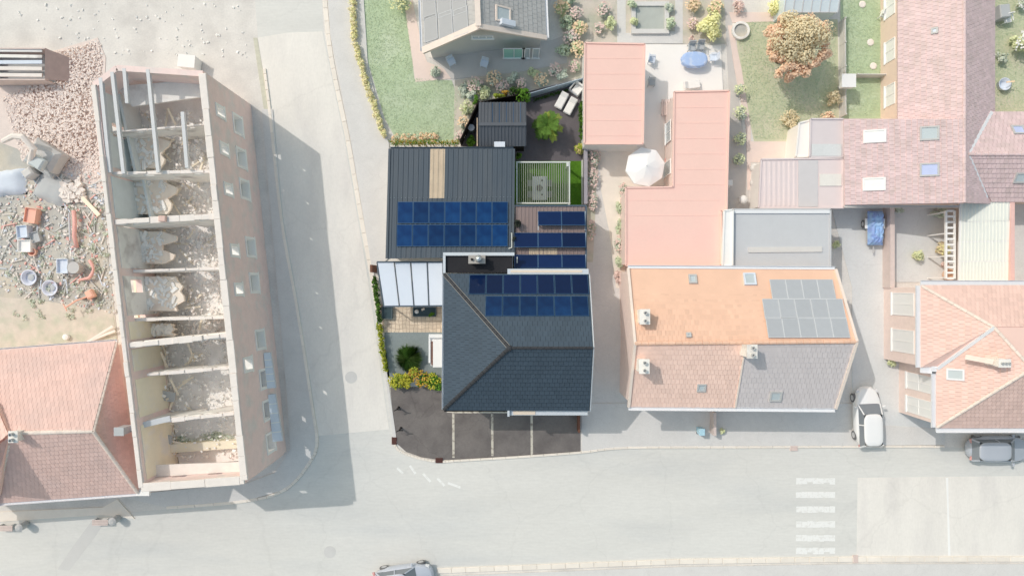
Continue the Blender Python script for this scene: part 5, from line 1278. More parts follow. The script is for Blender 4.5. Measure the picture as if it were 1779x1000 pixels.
hedge('golden_hedge', (642, 158), (670, 240), .42, .8, L_yhedge, 'golden hedge along the lawn, stretch ending at the ribbed garage', 1500, .06, L_yellow)
hedge('flower_border', (684, 243), (760, 236), .5, .4, L_orangef, 'low orange flower border at the foot of the lawn', 700, .08, L_green)
shrub(698, 10, .8, 1.4, L_green, 'pale green bush at the corner of lawn and pink path', n=700, flower=L_yellow)
shrub(757, 128, .45, .7, L_sage, 'sage bush beside the curved end of the pink path', n=300)
bed = [(806, 158), (826, 150), (842, 160), (858, 140), (872, 152), (890, 138), (905, 148), (926, 130), (940, 142), (962, 124), (978, 134), (996, 118), (812, 190), (805, 215), (800, 238), (818, 170)]
ORD = ('first', 'second', 'third', 'fourth', 'fifth', 'sixth', 'seventh', 'eighth', 'ninth', 'tenth', 'eleventh', 'last')
for k, (x, y) in enumerate(bed):
    fl = (None, L_pinkish, None, L_orangef, L_pinkish)[k % 5]
    hue = ('sage green', 'pink-flecked green', 'lime', 'orange-flecked sage', 'pink-flecked sage')[k % 5]
    lb = hue + ' shrub, ' + (ORD[k] + ' from the lawn in the bed behind the grey gabled house' if k < 12 else ('second from the bottom', 'third from the bottom', 'lowest, above the garage', 'topmost')[k - 12] + ' beside the shed\'s slanting fence')
    shrub(x, y, rnd.uniform(.35, .6), rnd.uniform(.5, .9), (L_sage, L_green, L_lime, L_sage, L_sage)[k % 5], lb, n=330, s=.1, group='mixed shrubs in the bed behind the grey gabled house', flower=fl)
bed2 = sorted([(975, 20), (984, 45), (992, 70), (978, 88), (1000, 30), (1006, 55), (1004, 92), (990, 5)], key=lambda q: q[1])
for k, (x, y) in enumerate(bed2):
    lb = ('green', 'orange-flecked lime', 'pink-flecked sage')[k % 3] + ' shrub, ' + (ORD[k] if k < 7 else 'last') + ' from the picture edge in the strip beside the grey gabled house'
    shrub(x, y, rnd.uniform(.4, .65), rnd.uniform(.7, 1.2), (L_green, L_lime, L_sage)[k % 3], lb, n=380, s=.1, group='shrubs in the strip beside the grey gabled house', flower=(None, L_orangef, L_pinkish)[k % 3])

# ---------------------------------------------------------------- allotment strip and patio of the pink-roofed house
for x, y, r, hh, mm, fl, lb in ((1047, 22, .55, .8, L_sage, L_pinkish, 'sage bush in the allotment left of the first path'), (1058, 45, .5, .9, L_lime, None, 'lime bush beside the first allotment path'), (1040, 52, .4, .6, L_sage, L_pinkish, 'pink-flecked bush above the first pink roof'), (1098, 14, .4, .8, L_green, None, 'green bush between first path and dark pond'), (1100, 40, .35, .8, L_lime, None, 'lime bush at the lower corner of the dark pond'), (1160, 46, .45, .9, L_green, None, 'green bush right below the dark pond'), (1160, 16, .35, .7, L_sage, None, 'sage bush beside the dark pond and second path'), (1200, 12, .55, .9, L_olive, L_orangef, 'olive bush behind the round yellow shrub'), (1240, 18, .55, .9, L_lime, L_orangef, 'orange-flecked bush behind the round yellow shrub'), (1200, 45, .4, .7, L_olive, L_pinkish, 'small olive bush beside the round yellow shrub')):
    shrub(x, y, r, hh, mm, lb, n=420, s=.1, flower=fl)
shrub(1226, 54, 1.0, 1.6, L_yellow, 'big round yellow shrub behind the blue garden table', n=1600, s=.1)
shrub(1200, 70, .25, .6, L_pinkish, 'small red-pink flower tuft at the patio edge', n=160, s=.07)
c = P(1130, 30, .3); t = thing('garden_pond', 'rectangular dark pond with pale stone rim in the allotment', 'pond', (c.x, c.y, 0)); m = MB(); hx, hy = 1.15, .95
for x, y, sx, sy in ((0, hy, 2 * hx + .3, .3), (0, -hy, 2 * hx + .3, .3), (-hx, 0, .3, 2 * hy - .3), (hx, 0, .3, 2 * hy - .3)): m.box((c.x + x, c.y + y, .12), (sx, sy, .3))
part('stone_rim', m, M_pave, t); m = MB(); m.box((c.x, c.y, .06), (2 * hx - .3, 2 * hy - .3, .16)); part('water', m, mat('pond_grey', (186, 190, 184), var=.08, rough=.3), t)

def flat_building(name, label, cat, pxs, z, mr, mw, inset=.12, lip=.0, up_=None):
    c = sum((P(x, y) for x, y in pxs), Vector()) / len(pxs); t = thing(name, label, cat, (c.x, c.y, 0))
    pts = [P(x, y, z) for x, y in pxs]; cc = sum(pts, Vector()) / len(pts)
    m = MB(); n = len(pts); ins = []
    for i_ in range(n):
        p, a, b = pts[i_], pts[i_ - 1], pts[(i_ + 1) % n]; d1 = (p - a).normalized(); d2 = (b - p).normalized(); n1 = Vector((d1.y, -d1.x, 0)); n2 = Vector((d2.y, -d2.x, 0))
        ins.append(p + (n1 + n2) * inset)
    # pixel paths are given clockwise in the picture, so (dy, -dx) points inwards
    walls(m, [(p.x, p.y, z - .06) for p in ins]); part('wall', m, mw, t)
    m = MB(); m.prism(pts, z - .12, z); r_ = part('roof', m, mr, t)
    m = MB()
    for i_ in range(n): a, b = pts[i_], pts[(i_ + 1) % n]; m.bar(a + Vector((0, 0, .02)), b + Vector((0, 0, .02)), .1, .12)
    part('roof_edge', m, mr, t)
    return t, pts
pinkA, ptsA = flat_building('pink_flat_garage', 'pink flat-roofed outbuilding beside the dark yard, cut off from the L-shaped one', 'outbuilding', [(1016, 75), (1120, 77), (1117, 250), (1015, 250)], 3.2, M_pinkroof, M_white)
pinkB, ptsB = flat_building('pink_flat_extension', 'L-shaped pink flat-roofed extension joined to the orange-tiled house', 'extension', [(1171, 160), (1267, 158), (1262, 366), (1252, 366), (1252, 461), (1087, 461), (1087, 326), (1169, 325)], 3.2, M_pinkroof, M_pinkwall)
for t_, pts in ((pinkA, ptsA), (pinkB, ptsB)):
    m = MB(); p0, p1 = pts[0], pts[1]
    for k in range(1, 9):
        y = p0.y - k * 1.0
        lim = [(pts[0].x + .1, pts[1].x - .12)] if t_ is pinkA else ([(pts[0].x + .1, pts[1].x - .3)] if y > pts[7].y else [(pts[5].x + .1, pts[4].x - .1)])
        if y < pts[2].y + .2 and t_ is pinkA: break
        for a, b in lim: m.box(((a + b) / 2, y, 3.203), (b - a, .05, .02))
    part('seam', m, M_pinkroof, t_)
q = ptsB[7]; window(pinkB, (q.x + .12 , ptsB[0].y - 2.2, 1.4), (0, 1, 0), 1.4, 1.5, (-1, 0, 0), M_wframe, M_wglass, (2, 1)); window(pinkB, (q.x + .12, ptsB[0].y - 4.6, 1.1), (0, 1, 0), 1.0, 2.1, (-1, 0, 0), M_wframe, M_wglass)
window(pinkA, (ptsA[1].x - .12, ptsA[0].y - 3.5, 1.2), (0, 1, 0), 2.2, 2.2, (1, 0, 0), M_wframe, M_wglass, (3, 1))
# parasol
c = P(1122, 289, 2.5); t = thing('garden_parasol', 'large white octagonal parasol between the pink outbuilding and the L-shaped roof', 'parasol', (c.x, c.y, 0))
m = MB(); vs = [(c.x, c.y, 2.8)]; n = 8; Rr = 1.32
for k in range(n): an = k * math.pi / 4 + .2; vs.append((c.x + math.cos(an) * Rr, c.y + math.sin(an) * Rr, 2.28))
for k in range(n): an = k * math.pi / 4 + .2; vs.append((c.x + math.cos(an) * Rr, c.y + math.sin(an) * Rr, 2.1))
for k in range(n): an = (k + .5) * math.pi / 4 + .2; vs.append((c.x + math.cos(an) * Rr * .55, c.y + math.sin(an) * Rr * .55, 2.53))
fs = []
for k in range(n):
    j = (k + 1) % n; fs += [(0, 1 + k, 17 + k), (0, 17 + k, 1 + j), (1 + k, 1 + j, 17 + k), (1 + k, 9 + k, 9 + j, 1 + j)]
m.add(vs, fs); part('canopy', m, mat('parasol_cloth', (248, 248, 250), var=.015), t)
m = MB(); m.tube([(c.x, c.y, 0), (c.x, c.y, 2.85)], .035, 8); part('pole', m, M_steelpale, t); m = MB(); m.lathe((c.x, c.y, .05), [(.35, 0), (.35, .08), (.08, .12)], 16); part('base', m, M_wallgrey, t)
m = MB()
for k in range(n): an = k * math.pi / 4 + .2; m.bar((c.x, c.y, 2.74), (c.x + math.cos(an) * Rr * .97, c.y + math.sin(an) * Rr * .97, 2.24), .025)
part('rib', m, M_steelpale, t)
# blue-clothed table and chairs, lounger, bench, pots
c = P(1207, 103, .75); t = thing('patio_table', 'oval table under a blue cloth on the white patio', 'table', (c.x, c.y, .08)); m = MB()
n = 28; vs = []
for rr, z in ((.0, .79), (.8, .79), (.98, .78), (1.0, .74), (1.03, .5)):
    for k in range(n):
        an = 2 * math.pi * k / n; e = (abs(math.cos(an)) ** 2.6 + abs(math.sin(an)) ** 2.6) ** (-1 / 2.6); w = 1 + (.03 * math.sin(an * 9) if z < .6 else 0)
        vs.append((c.x + .88 * rr * e * math.cos(an) * w, c.y + .52 * rr * e * math.sin(an) * w, z))
m.add(vs, [(i_ * n + k, i_ * n + (k + 1) % n, (i_ + 1) * n + (k + 1) % n, (i_ + 1) * n + k) for i_ in range(4) for k in range(n)]); part('tablecloth', m, mat('blue_cloth', (176, 200, 240), var=.06, scale=3, blot=((200, 214, 240), 2.5, .5, .62)), t, smooth=True)
for sx in (-1, 1):
    for sy in (-1, 1): m = MB(); m.box((c.x + sx * .55, c.y + sy * .28, .4), (.06, .06, .64)); part('leg', m, M_white, t)
for x, y, rz, mm, lb in ((1199, 86, 0, M_darkish, 'dark chair behind the blue table, nearer the pink roof'), (1214, 84, 0, M_darkish, 'dark chair behind the blue table, nearer the yellow shrub'), (1236, 104, -1.57, M_bluecloth, 'bluish chair at the narrow end of the blue table')): small_chair(x, y, rz, mm, lb, 'patio_chair')
small_chair(1130, 107, 1.4, M_bluecloth, 'pale blue chair in the shade of the pink outbuilding', 'patio_chair'); small_chair(1130, 146, 1.5, M_darkish, 'dark chair in the shade of the pink outbuilding', 'patio_chair')
t = lounger(P(1200, 150, .08), R(98), 'white lounger on the white patio above the L-shaped pink roof')
t['group'] = 'loungers on the white patio'
c = P(1156, 187, .4); t = thing('patio_bench', 'red-brown bench on the patio edge beside the L-shaped pink roof', 'bench', (c.x, c.y, .08)); m = MB()
for k in range(4): m.box((c.x - .22 + k * .14, c.y, .46), (.11, 1.1, .04))
part('seat', m, M_brownpale, t); m = MB(); m.box((c.x + .3, c.y, .68), (.05, 1.1, .36)); part('backrest', m, M_brownpale, t)
for s in (-1, 1): m = MB(); m.box((c.x, c.y + s * .42, .26), (.5, .07, .36)); part('leg', m, M_brownpale, t)
for k, (x, y, lb) in enumerate(((1164, 209, 'flowerpot next to the red-brown patio bench'), (1160, 242, 'flowerpot midway along the L-shaped roof edge'), (1162, 262, 'flowerpot in the row nearer the parasol'), (1158, 280, 'red flowerpot right beside the parasol'))):
    c = P(x, y, .1); t = thing('flowerpot', lb, 'flowerpot', c); m = MB(); m.lathe(c, [(.13, 0), (.2, .3), (.22, .34), (.17, .33), (.15, .2)], 12); part('pot', m, M_redplastic if k != 1 else M_brownpale, t); f = MB(); foliage(f, c + Vector((0, 0, .45)), (.22, .22, .18), 110, .05, 6); part('foliage', f, L_pinkish if k % 2 else L_sage, t)
for x, y, r, lb in ((1031, 275, .45, 'flecked shrub strip plant nearest the pink outbuilding in the alley bed'), (1028, 310, .45, 'middle flecked shrub of the alley bed'), (1027, 350, .4, 'lower flecked shrub of the alley bed beside the brown annex'), (1026, 400, .35, 'last small shrub of the alley bed beside the racked panels')): shrub(x, y, r, .7, L_sage, lb, n=330, flower=L_pinkish, ry=.7)
for x, y, mm, lb in ((1080, 334, L_sage, 'shrub at the top corner of the L-shaped pink roof'), (1076, 362, L_green, 'pale shrub along the west side of the pink extension, second from the top'), (1075, 395, L_green, 'green shrub along the west side of the pink extension, in the middle'), (1074, 425, L_sage, 'pink-flowered shrub on the west side of the pink extension'), (1073, 455, L_green, 'green shrub at the lower corner of the pink extension'), (1074, 484, L_pinkish, 'reddish shrub beside the corner of the orange roof')): shrub(x, y, .34, .8, mm, lb, n=330, ry=.6, flower=L_pinkish if mm is L_sage else None)
for x, y, r, lb in ((1280, 160, .4, 'shrub in the narrow passage at the top end of the L-shaped roof'), (1280, 200, .5, 'larger bush in the narrow passage beside the L-shaped roof'), (1280, 245, .45, 'bluish bush in the narrow passage'), (1278, 280, .4, 'lowest bush in the narrow passage')): shrub(x, y, r, 1.1, L_sage, lb, n=420, flower=L_lime)
c = P(1290, 347, .6); t = thing('kettle_grill', 'pale round kettle grill in the passage corner', 'grill', (c.x, c.y, 0)); m = MB(); m.lathe((c.x, c.y, .55), [(.05, -.1), (.26, .05), (.3, .2), (.26, .34), (.1, .42), (.03, .44)], 16); part('bowl', m, M_white, t, smooth=True); m = MB()
for k in range(3): an = k * 2.09; m.tube([(c.x + .1 * math.cos(an), c.y + .1 * math.sin(an), .55), (c.x + .3 * math.cos(an), c.y + .3 * math.sin(an), 0)], .02, 6)
part('leg', m, M_greymetal, t)
c = P(1268, 318, .8); m = MB(); m.box((c.x, c.y, .5), (.3, .4, .9), bev=.03); solo('meter_box', m, M_white, 'small white box fixed beside the L-shaped roof in the passage', 'box', (c.x, c.y, 0.05))

# ---------------------------------------------------------------- orange-tiled double house
OE, OR = 4.6, 6.4
oh = thing('orange_tiled_house', 'semi-detached house, orange tiles uphill, one dark street-side slope and one red', 'house', P(1290, 590))
oNW, oNE, oSE, oSW = P(1091, 466, OE), P(1451, 468, OE), P(1451, 709, OE), P(1092, 706, OE)
oW, oE = P(1103, 596, OR), P(1488, 593, OR)
oMn, oMs, oM = oNW.lerp(oNE, .66), oSW.lerp(oSE, .515), oW.lerp(oE, .50)
plN, plS = [oNW, oNE, oE, oW], [oSW, oSE, oE, oW]
m = MB(); walls(m, [(oNW.x + .15, oNW.y - .2, OE - .1), (oNE.x - .15, oNE.y - .2, OE - .1), (oE.x - .15, oE.y, OR - .2), (oSE.x - .15, oSE.y + .2, OE - .1), (oSW.x + .15, oSW.y + .2, OE - .1), (oW.x + .15, oW.y, OR - .2)]); part('wall', m, M_pinkwall, oh)
m = MB(); m.slab(plN, .12); rN = part('roof', m, M_orange, oh)
m = MB(); m.slab([oSW, oMs, oM, oW], .12); rS = part('roof', m, M_redtile, oh, label='red-tiled street slope')
m = MB(); m.slab([oMs, oSE, oE, oM], .12); rD = part('roof', m, M_plumtile, oh, label='dark plum street slope')
m = MB(); tiles(m, plN, .26, .34, .025); part('roof_tile', m, M_orange, rN, kind='stuff')
m = MB(); tiles(m, [oSW, oMs, oM, oW], .26, .34, .02); part('roof_tile', m, M_redtile, rS, kind='stuff')
m = MB(); tiles(m, [oMs, oSE, oE, oM], .3, .36, .015); part('roof_tile', m, M_plumtile, rD, kind='stuff')
m = MB(); up = Vector((0, 0, .04)); ridge(m, oW + up, oE + up, .12); part('ridge_tile', m, M_orange, oh)
m = MB()
for a, b in ((oNW, oW), (oSW, oW)): m.bar(a + up, b + up, .16, .18)
part('verge_board', m, M_ridgepale, oh)
m = MB()
for a, b in ((oNE, oE), (oSE, oE)): m.bar(a + up, b + up, .16, .18)
part('verge_board', m, M_ridgepale, oh)
m = MB(); m.bar(oMs + up * 1.6, oM + up * 1.6, .1, .06); part('party_flashing', m, M_ridgepale, oh)
m = MB(); gutter(m, oSW + Vector((0, -.1, 0)), oSE + Vector((0, -.1, 0)), .26); part('gutter', m, M_trim, oh)
m = MB(); gutter(m, oNE + Vector((0, .1, 0)), oNW + Vector((0, .1, 0)), .2); part('gutter', m, M_trim, oh)
chimney(oh, 1120, 550, 5.3, 6.8, .5, .8, M_plaster, M_greymetal, 2); chimney(oh, 1119, 636, 5.4, 7.0, .5, .75, M_plaster, M_greymetal, 2); chimney(oh, 1306, 610, 6.0, 7.4, .5, .7, M_plaster, M_greymetal, 2)
for pl, x, y, w, hh in ((plN, 1203, 485, .5, .6), (plN, 1302, 485, .75, .8), (plS, 1218, 672, .55, .55), (plS, 1347, 687, .75, .7), (plN, 1196, 582, .3, .3)): skylight(oh, pl, x, y, w, hh, M_greymetal if x != 1302 else M_bluecloth, M_wglass)
m = MB(); q = P(1231, 714, 2.3); m.tube([(q.x, oSW.y - .02, .1), (q.x, oSW.y - .02, OE - .1)], .05, 8); part('downpipe', m, M_trim, oh)
for px in (1120, 1165, 1215, 1290, 1340, 1400): q = P(px, 0, 2.6); window(oh, (q.x, oSW.y + .2, 1.6), (1, 0, 0), 1.1, 1.4, (0, -1, 0), M_wframe, M_wglass, (2, 1))
q = P(1250, 0, 2.6); m = MB(); m.box((q.x, oSW.y + .18, 1.05), (1.0, .08, 2.1)); dr = part('door', m, M_brownpale, oh); m = MB(); m.tube([(q.x + .35, oSW.y + .1, .95), (q.x + .35, oSW.y + .1, 1.2)], .02, 6); part('handle', m, M_steelpale, dr)
array('grey solar panels in three rows on the orange-tiled slope', plN, [(1352 + i * 27.5 + (0), 503) for i in range(4)] + [(1338 + i * 28 + 1.5, 537) for i in range(5)] + [(1343 + i * 28.2 + 2.5, 569.5) for i in range(5)], .98, 1.30, M_palepanel, .09, mframe=M_paleframe)
m = MB(); a = P(1238, 714, .6); b = P(1240, 754, .6); m.box(((a.x + b.x) / 2, (a.y + b.y) / 2, .55), (.18, a.y - b.y, 1.0)); solo('garden_wall', m, M_brownpale, 'low wall dividing the two forecourts of the orange-tiled house', 'wall', ((a.x + b.x) / 2, (a.y + b.y) / 2, .09))
shrub(1252, 748, .22, .5, L_lime, 'tiny bush at the end of the low forecourt wall', n=160, s=.06)
c = P(1217, 748, .5); t = thing('wheelie_bin', 'small light blue bin on the pavement before the red-tiled slope', 'bin', (c.x, c.y, .09)); m = MB(); m.box((c.x, c.y, .5), (.34, .42, .8), bev=.03); part('bin_body', m, mat('sky_blue_plastic', (186, 224, 240), rough=.4), t); m = MB(); m.box((c.x, c.y, .93), (.38, .46, .06), bev=.02); part('lid', m, MATS['sky_blue_plastic'], t)
for s in (-1, 1): m = MB(); m.tube([(c.x + s * .15 - .03, c.y - .2, .17), (c.x + s * .15 + .03, c.y - .2, .17)], .08, 10); part('wheel', m, M_tyre, t)
wl_, _ = flat_building('white_side_wall', 'narrow white-topped wall block between pink extension and grey flat roof', 'wall', [(1258, 366), (1273, 364), (1272, 462), (1255, 462)], 3.6, M_white, M_white, .02)
gf, ptsG = flat_building('grey_flat_annex', 'grey flat-roofed annex behind the orange-tiled house', 'annex', [(1274, 364), (1442, 364), (1442, 466), (1273, 466)], 3.3, mat('grey_felt', (202, 204, 208), var=.04, scale=.7, fine=.03), M_wallgrey)
m = MB(); m.bar(P(1300, 434, 3.33), P(1428, 433, 3.33), .34, .10); part('roof_upstand', m, M_wallgrey, gf)
m = MB(); m.bar(P(1275, 368, 3.36), P(1441, 368, 3.36), .2, .1); part('coping', m, M_trim, gf)
shrub(1448, 424, .35, .8, L_lime, 'small lime shrub in the corner beside the grey flat annex', n=260)

# ---------------------------------------------------------------- garden with the autumn tree
tree(1391, 72, 2.25, 5.2, [L_olive, L_autumn], 'broad autumn tree turning orange at its rim on the olive lawn', n=17000, s=.095)
shrub(1368, 208, .7, .9, L_olive, 'loose olive shrub on the lawn below the autumn tree', n=500); shrub(1344, 18, .8, 1.2, L_yellow, 'pale yellow bush behind the autumn tree', n=600); shrub(1278, 14, .5, .9, L_pinkish, 'reddish bush at the top of the curved path', n=260); shrub(1440, 175, .6, 1.0, L_olive, 'olive shrub near the white post box in the lawn corner', n=420); shrub(1432, 212, .6, .8, L_autumn, 'orange-brown shrub above the mauve shed roof', n=420, flower=L_orangef); shrub(1398, 222, .35, .7, L_lime, 'lime shrub beside the white end wall of the shed', n=240)
c = P(1287, 53, .25); t = thing('stone_ring', 'round pale stone ring around a flower bed at the lawn corner', 'planter', (c.x, c.y, .02)); m = MB(); m.lathe((c.x, c.y, 0), [(.62, 0), (.62, .3), (.46, .3), (.46, .1)], 24); part('ring_wall', m, M_plaster, t); m = MB(); m.lathe((c.x, c.y, .08), [(.44, 0), (.44, .08), (.1, .1)], 20); part('soil', m, M_dirt, t)
c = P(1408, -10, 1.8); gh = thing('greenhouse', 'pale blue glass greenhouse cut by the picture edge behind the autumn tree', 'greenhouse', (c.x, c.y, 0))
gl = mat('greenhouse_glass', (222, 234, 240), var=.05, scale=2, rough=.2, spec=.5); a, b = P(1362, -60, 1.9), P(1455, 20, 1.9); mx = (a.x + b.x) / 2
m = MB(); m.prism([(a.x, a.y), (b.x, a.y), (b.x, b.y), (a.x, b.y)], 0, 1.9); part('glass_wall', m, gl, gh)
for k in range(6):
    x0, x1 = a.x + (b.x - a.x) * k / 6, a.x + (b.x - a.x) * (k + 1) / 6
    m = MB(); m.slab([(x0 + .03, b.y - .05, 1.92), (x1 - .03, b.y - .05, 1.92), (x1 - .03, (a.y + b.y) / 2, 2.5), (x0 + .03, (a.y + b.y) / 2, 2.5)], .03); part('glass_pane', m, gl, gh)
m = MB()
for k in range(7): x0 = a.x + (b.x - a.x) * k / 6; m.bar((x0, b.y - .06, 1.93), (x0, (a.y + b.y) / 2, 2.52), .05)
m.bar((a.x, b.y - .06, 1.9), (b.x, b.y - .06, 1.9), .06); part('frame', m, M_steelpale, gh)
fence('wire_fence', 'thin grey board fence between the olive lawn and the green lawn', (1458, 40), (1459, 204), .9, M_wallgrey)
fence('wire_fence', 'thin grey fence from the white post box to the rose-roofed building', (1480, 135), (1534, 135), .8, M_wallgrey)
c = P(1470, 143, 1.2); t = thing('bird_house', 'white box on a post at the meeting of the two lawn fences', 'bird house', (c.x, c.y, 0)); m = MB(); m.box((c.x, c.y, 1.3), (.85, .8, .5), bev=.04); part('house_box', m, M_white, t); m = MB(); m.box((c.x, c.y, .53), (.12, .12, 1.06)); part('post', m, M_wallgrey, t); m = MB(); m.box((c.x, c.y, 1.58), (.95, .9, .05)); part('roof', m, M_white, t)
small_chair(1530, 30, 1.2, M_white, 'white garden chair by the wall of the long rose-roofed wing'); small_chair(1742, 38, .2, M_white, 'white chair on the far lawn beside the dark grill')
for x, y, lb in ((1512, 74, 'pale flat stone on the green lawn, the upper one'), (1517, 115, 'pale flat stone on the green lawn, the lower one'), (1498, 8, 'pale flat stone on the green lawn near the picture edge')):
    c = P(x, y, .05); m = MB(); m.lathe(c, [(.22, -.03), (.25, .03), (.18, .07), (.05, .08)], 9); solo('flat_stone', m, M_walltop, lb, 'stone', c)
c = P(1741, 22, .6); m = MB(); m.box((c.x, c.y, .5), (.7, .9, .9), .1, bev=.06); solo('covered_grill', m, M_darkish, 'dark covered garden grill on the far lawn', 'grill', (c.x, c.y, .02))
c = P(1744, 147, .3); m = MB(); m.lathe(c + Vector((0, 0, -.28)), [(.34, 0), (.42, .4), (.45, .42), (.38, .4), (.3, .12)], 18); solo('water_tub', m, M_bluecloth, 'round bluish tub on the far lawn above the rose hip roof', 'tub', c, smooth=True)
c = P(1754, 142, .8); m = MB(); m.bar(c + Vector((-.15, 0, -.1)), c + Vector((.35, .02, 0)), .1, .05); solo('watering_board', m, L_orangef, 'small orange board laid across the bluish tub', 'board', c)
shrub(1765, 82, 1.0, 1.6, L_lime, 'big pale flowering bush on the far lawn', n=1500, s=.11, flower=M_white, ry=.75); shrub(1735, 104, .45, .8, L_sage, 'dim shrub between flowering bush and bluish tub', n=300); shrub(1768, 12, .4, .8, L_sage, 'small shrub at the top corner of the far lawn', n=240, flower=M_white)

# ---------------------------------------------------------------- rose-roofed long building and its sheds
NEe, NEr = 2.2, 4.5
rb = thing('rose_roofed_building', 'long building with mottled rose roof, a north wing, roof windows and a hipped side wing', 'building', P(1640, 240))
a1, a2 = P(1560, -60, NEe), P(1560, 207, NEe); rg0, rg1 = P(1675, -60, NEr), P(1675, 352, NEr); rgm = P(1675, 207, NEr)
e0, e1 = P(1727, -60, NEe), P(1727, 196, NEe); b1, b2 = P(1466, 207, 2.6), P(1468, 356, 2.6)
slW, slB, slE = [a1, a2, rgm, rg0], [b1, b2, rg1, rgm], [e0, P(1727, 354, NEe), rg1, rg0]
wingR0, wingR1 = P(1681, 268, 4.2), P(1900, 268, 4.2); wN0, wN1 = P(1722, 195, 2.6), P(1900, 195, 2.6); wS0, wS1 = P(1722, 350, 2.6), P(1900, 350, 2.6)
slWN, slWS = [wN0, wN1, wingR1, wingR0], [wS0, wS1, wingR1, wingR0]
m = MB()
for q in ([a1, a2, e1, e0], [P(1470, 210, 2.4), P(1470, 353, 2.4), P(1724, 353, 2.4), P(1724, 210, 2.4)], [P(1724, 199, 2.4), P(1896, 199, 2.4), P(1896, 347, 2.4), P(1724, 347, 2.4)]):
    m.prism([(p.x, p.y) for p in q], 0, 2.1)
part('wall', m, mat('apricot_wall', (240, 218, 204), var=.04, scale=2), rb)
m = MB(); m.slab([b1, P(1675, 207, 2.2), rgm], .2); m.slab([b2, P(1675, 353, 2.2), rg1], .2); part('gable', m, M_rosetile, rb)
m = MB()
for pl in (slW, slB, slE, slWN, slWS): m.slab(pl, .12)
rf = part('roof', m, M_rosetile, rb)
m = MB()
for pl in (slW, slB, slE, slWN, slWS): tiles(m, pl, .27, .33, .045)
part('roof_tile', m, M_rosetile, rf, kind='stuff')
m = MB(); ridge(m, rg0 + up, rg1 + up, .11); part('ridge_tile', m, M_rosetile, rf)
m = MB(); ridge(m, wingR0 + up, wingR1 + up, .11); part('ridge_tile', m, M_rosetile, rf)
m = MB(); m.bar(wingR0 + up, wN0 + up, .2, .1); m.bar(wingR0 + up, P(1714, 344, 2.8), .2, .1); part('valley_flashing', m, M_trim, rf)
for pl, x, y, w, hh, g_m in ((slB, 1519, 237, 1.35, .85, M_white), (slB, 1518, 320, 1.35, .85, M_white), (slB, 1614, 232, 1.1, .9, M_greymetal), (slB, 1614, 295, 1.1, .85, M_bluetarp), (slWN, 1768, 227, .8, .7, M_bluetarp), (slWS, 1772, 308, .8, .7, M_greymetal), (slW, 1624, 54, .4, .4, M_bluecloth)):
    skylight(rb, pl, x, y, w, hh, M_greymetal if g_m is not M_white else M_white, mat('bluish_pane', (196, 206, 240), var=.05, rough=.2) if g_m is M_bluetarp else (M_wglass if g_m is M_greymetal else (M_white if g_m is M_white else M_bluecloth)))
for y in (10, 88, 165): q = P(0, y, 1.3); window(rb, (a1.x, q.y, 1.25), (0, 1, 0), 1.45, 1.25, (-1, 0, 0), M_wframe, mat('bright_pane', (246, 250, 252), var=.02, rough=.3), (2, 1))
m = MB(); gutter(m, b2 + Vector((0, -.1, 0)), P(1675, 356, 2.5) + Vector((0, -.1, 0)), .16); part('gutter', m, M_wallgrey, rb)
s1_, p1_ = flat_building('mauve_shed', 'mauve-roofed shed with a pale strip, tucked between lawn and rose-roofed building', 'shed', [(1408, 207), (1465, 207), (1465, 273), (1406, 273)], 2.3, mat('mauve_sheet', (222, 212, 214), var=.03, scale=1), M_patio)
m = MB(); m.slab([P(1410, 250, 2.36), P(1462, 250, 2.36), P(1462, 271, 2.36), P(1410, 271, 2.36)], .03); part('roof_light', m, M_drive, s1_)
s2_, p2_ = flat_building('pink_grey_shed', 'low shed roofed in pink, grey and pale strips above the grey flat annex', 'shed', [(1322, 277), (1465, 275), (1465, 361), (1318, 361)], 2.3, mat('pale_mauve_sheet', (230, 216, 216), var=.03, scale=1), M_patio)
m = MB(); m.slab([P(1387, 278, 2.35), P(1421, 278, 2.35), P(1421, 359, 2.35), P(1387, 359, 2.35)], .03); part('grey_sheet', m, mat('dove_sheet', (212, 208, 210), var=.03), s2_)
m = MB(); m.slab([P(1424, 302, 2.36), P(1462, 302, 2.36), P(1462, 323, 2.36), P(1424, 323, 2.36)], .03); part('roof_light', m, M_conc, s2_)
m = MB(); ribbed(m, [P(1325, 358, 2.30), P(1385, 358, 2.30), P(1385, 280, 2.30), P(1325, 280, 2.30)], .3, .025, .005); part('ribbed_sheet', m, MATS['pale_mauve_sheet'], s2_)
w_, _ = flat_building('cream_lean_to', 'cream sunlit block at the end of the mauve shed', 'lean-to', [(1388, 214), (1407, 209), (1406, 272), (1382, 273)], 2.0, M_patio, M_patio, .03)
for k, (y, lb) in enumerate(((292, 'cream sack nearest the patio in the row beside the pink-grey shed'), (318, 'cream sack in the middle of the row beside the pink-grey shed'), (345, 'cream sack at the grill end of the row beside the pink-grey shed'))):
    c = P(1311, y, .3); m = MB(); m.lathe(c + Vector((0, 0, -.27)), [(.2, 0), (.3, .12), (.3, .4), (.16, .58), (.08, .6)], 12); solo('garden_sack', m, M_patio, lb, 'sack', c, smooth=True)

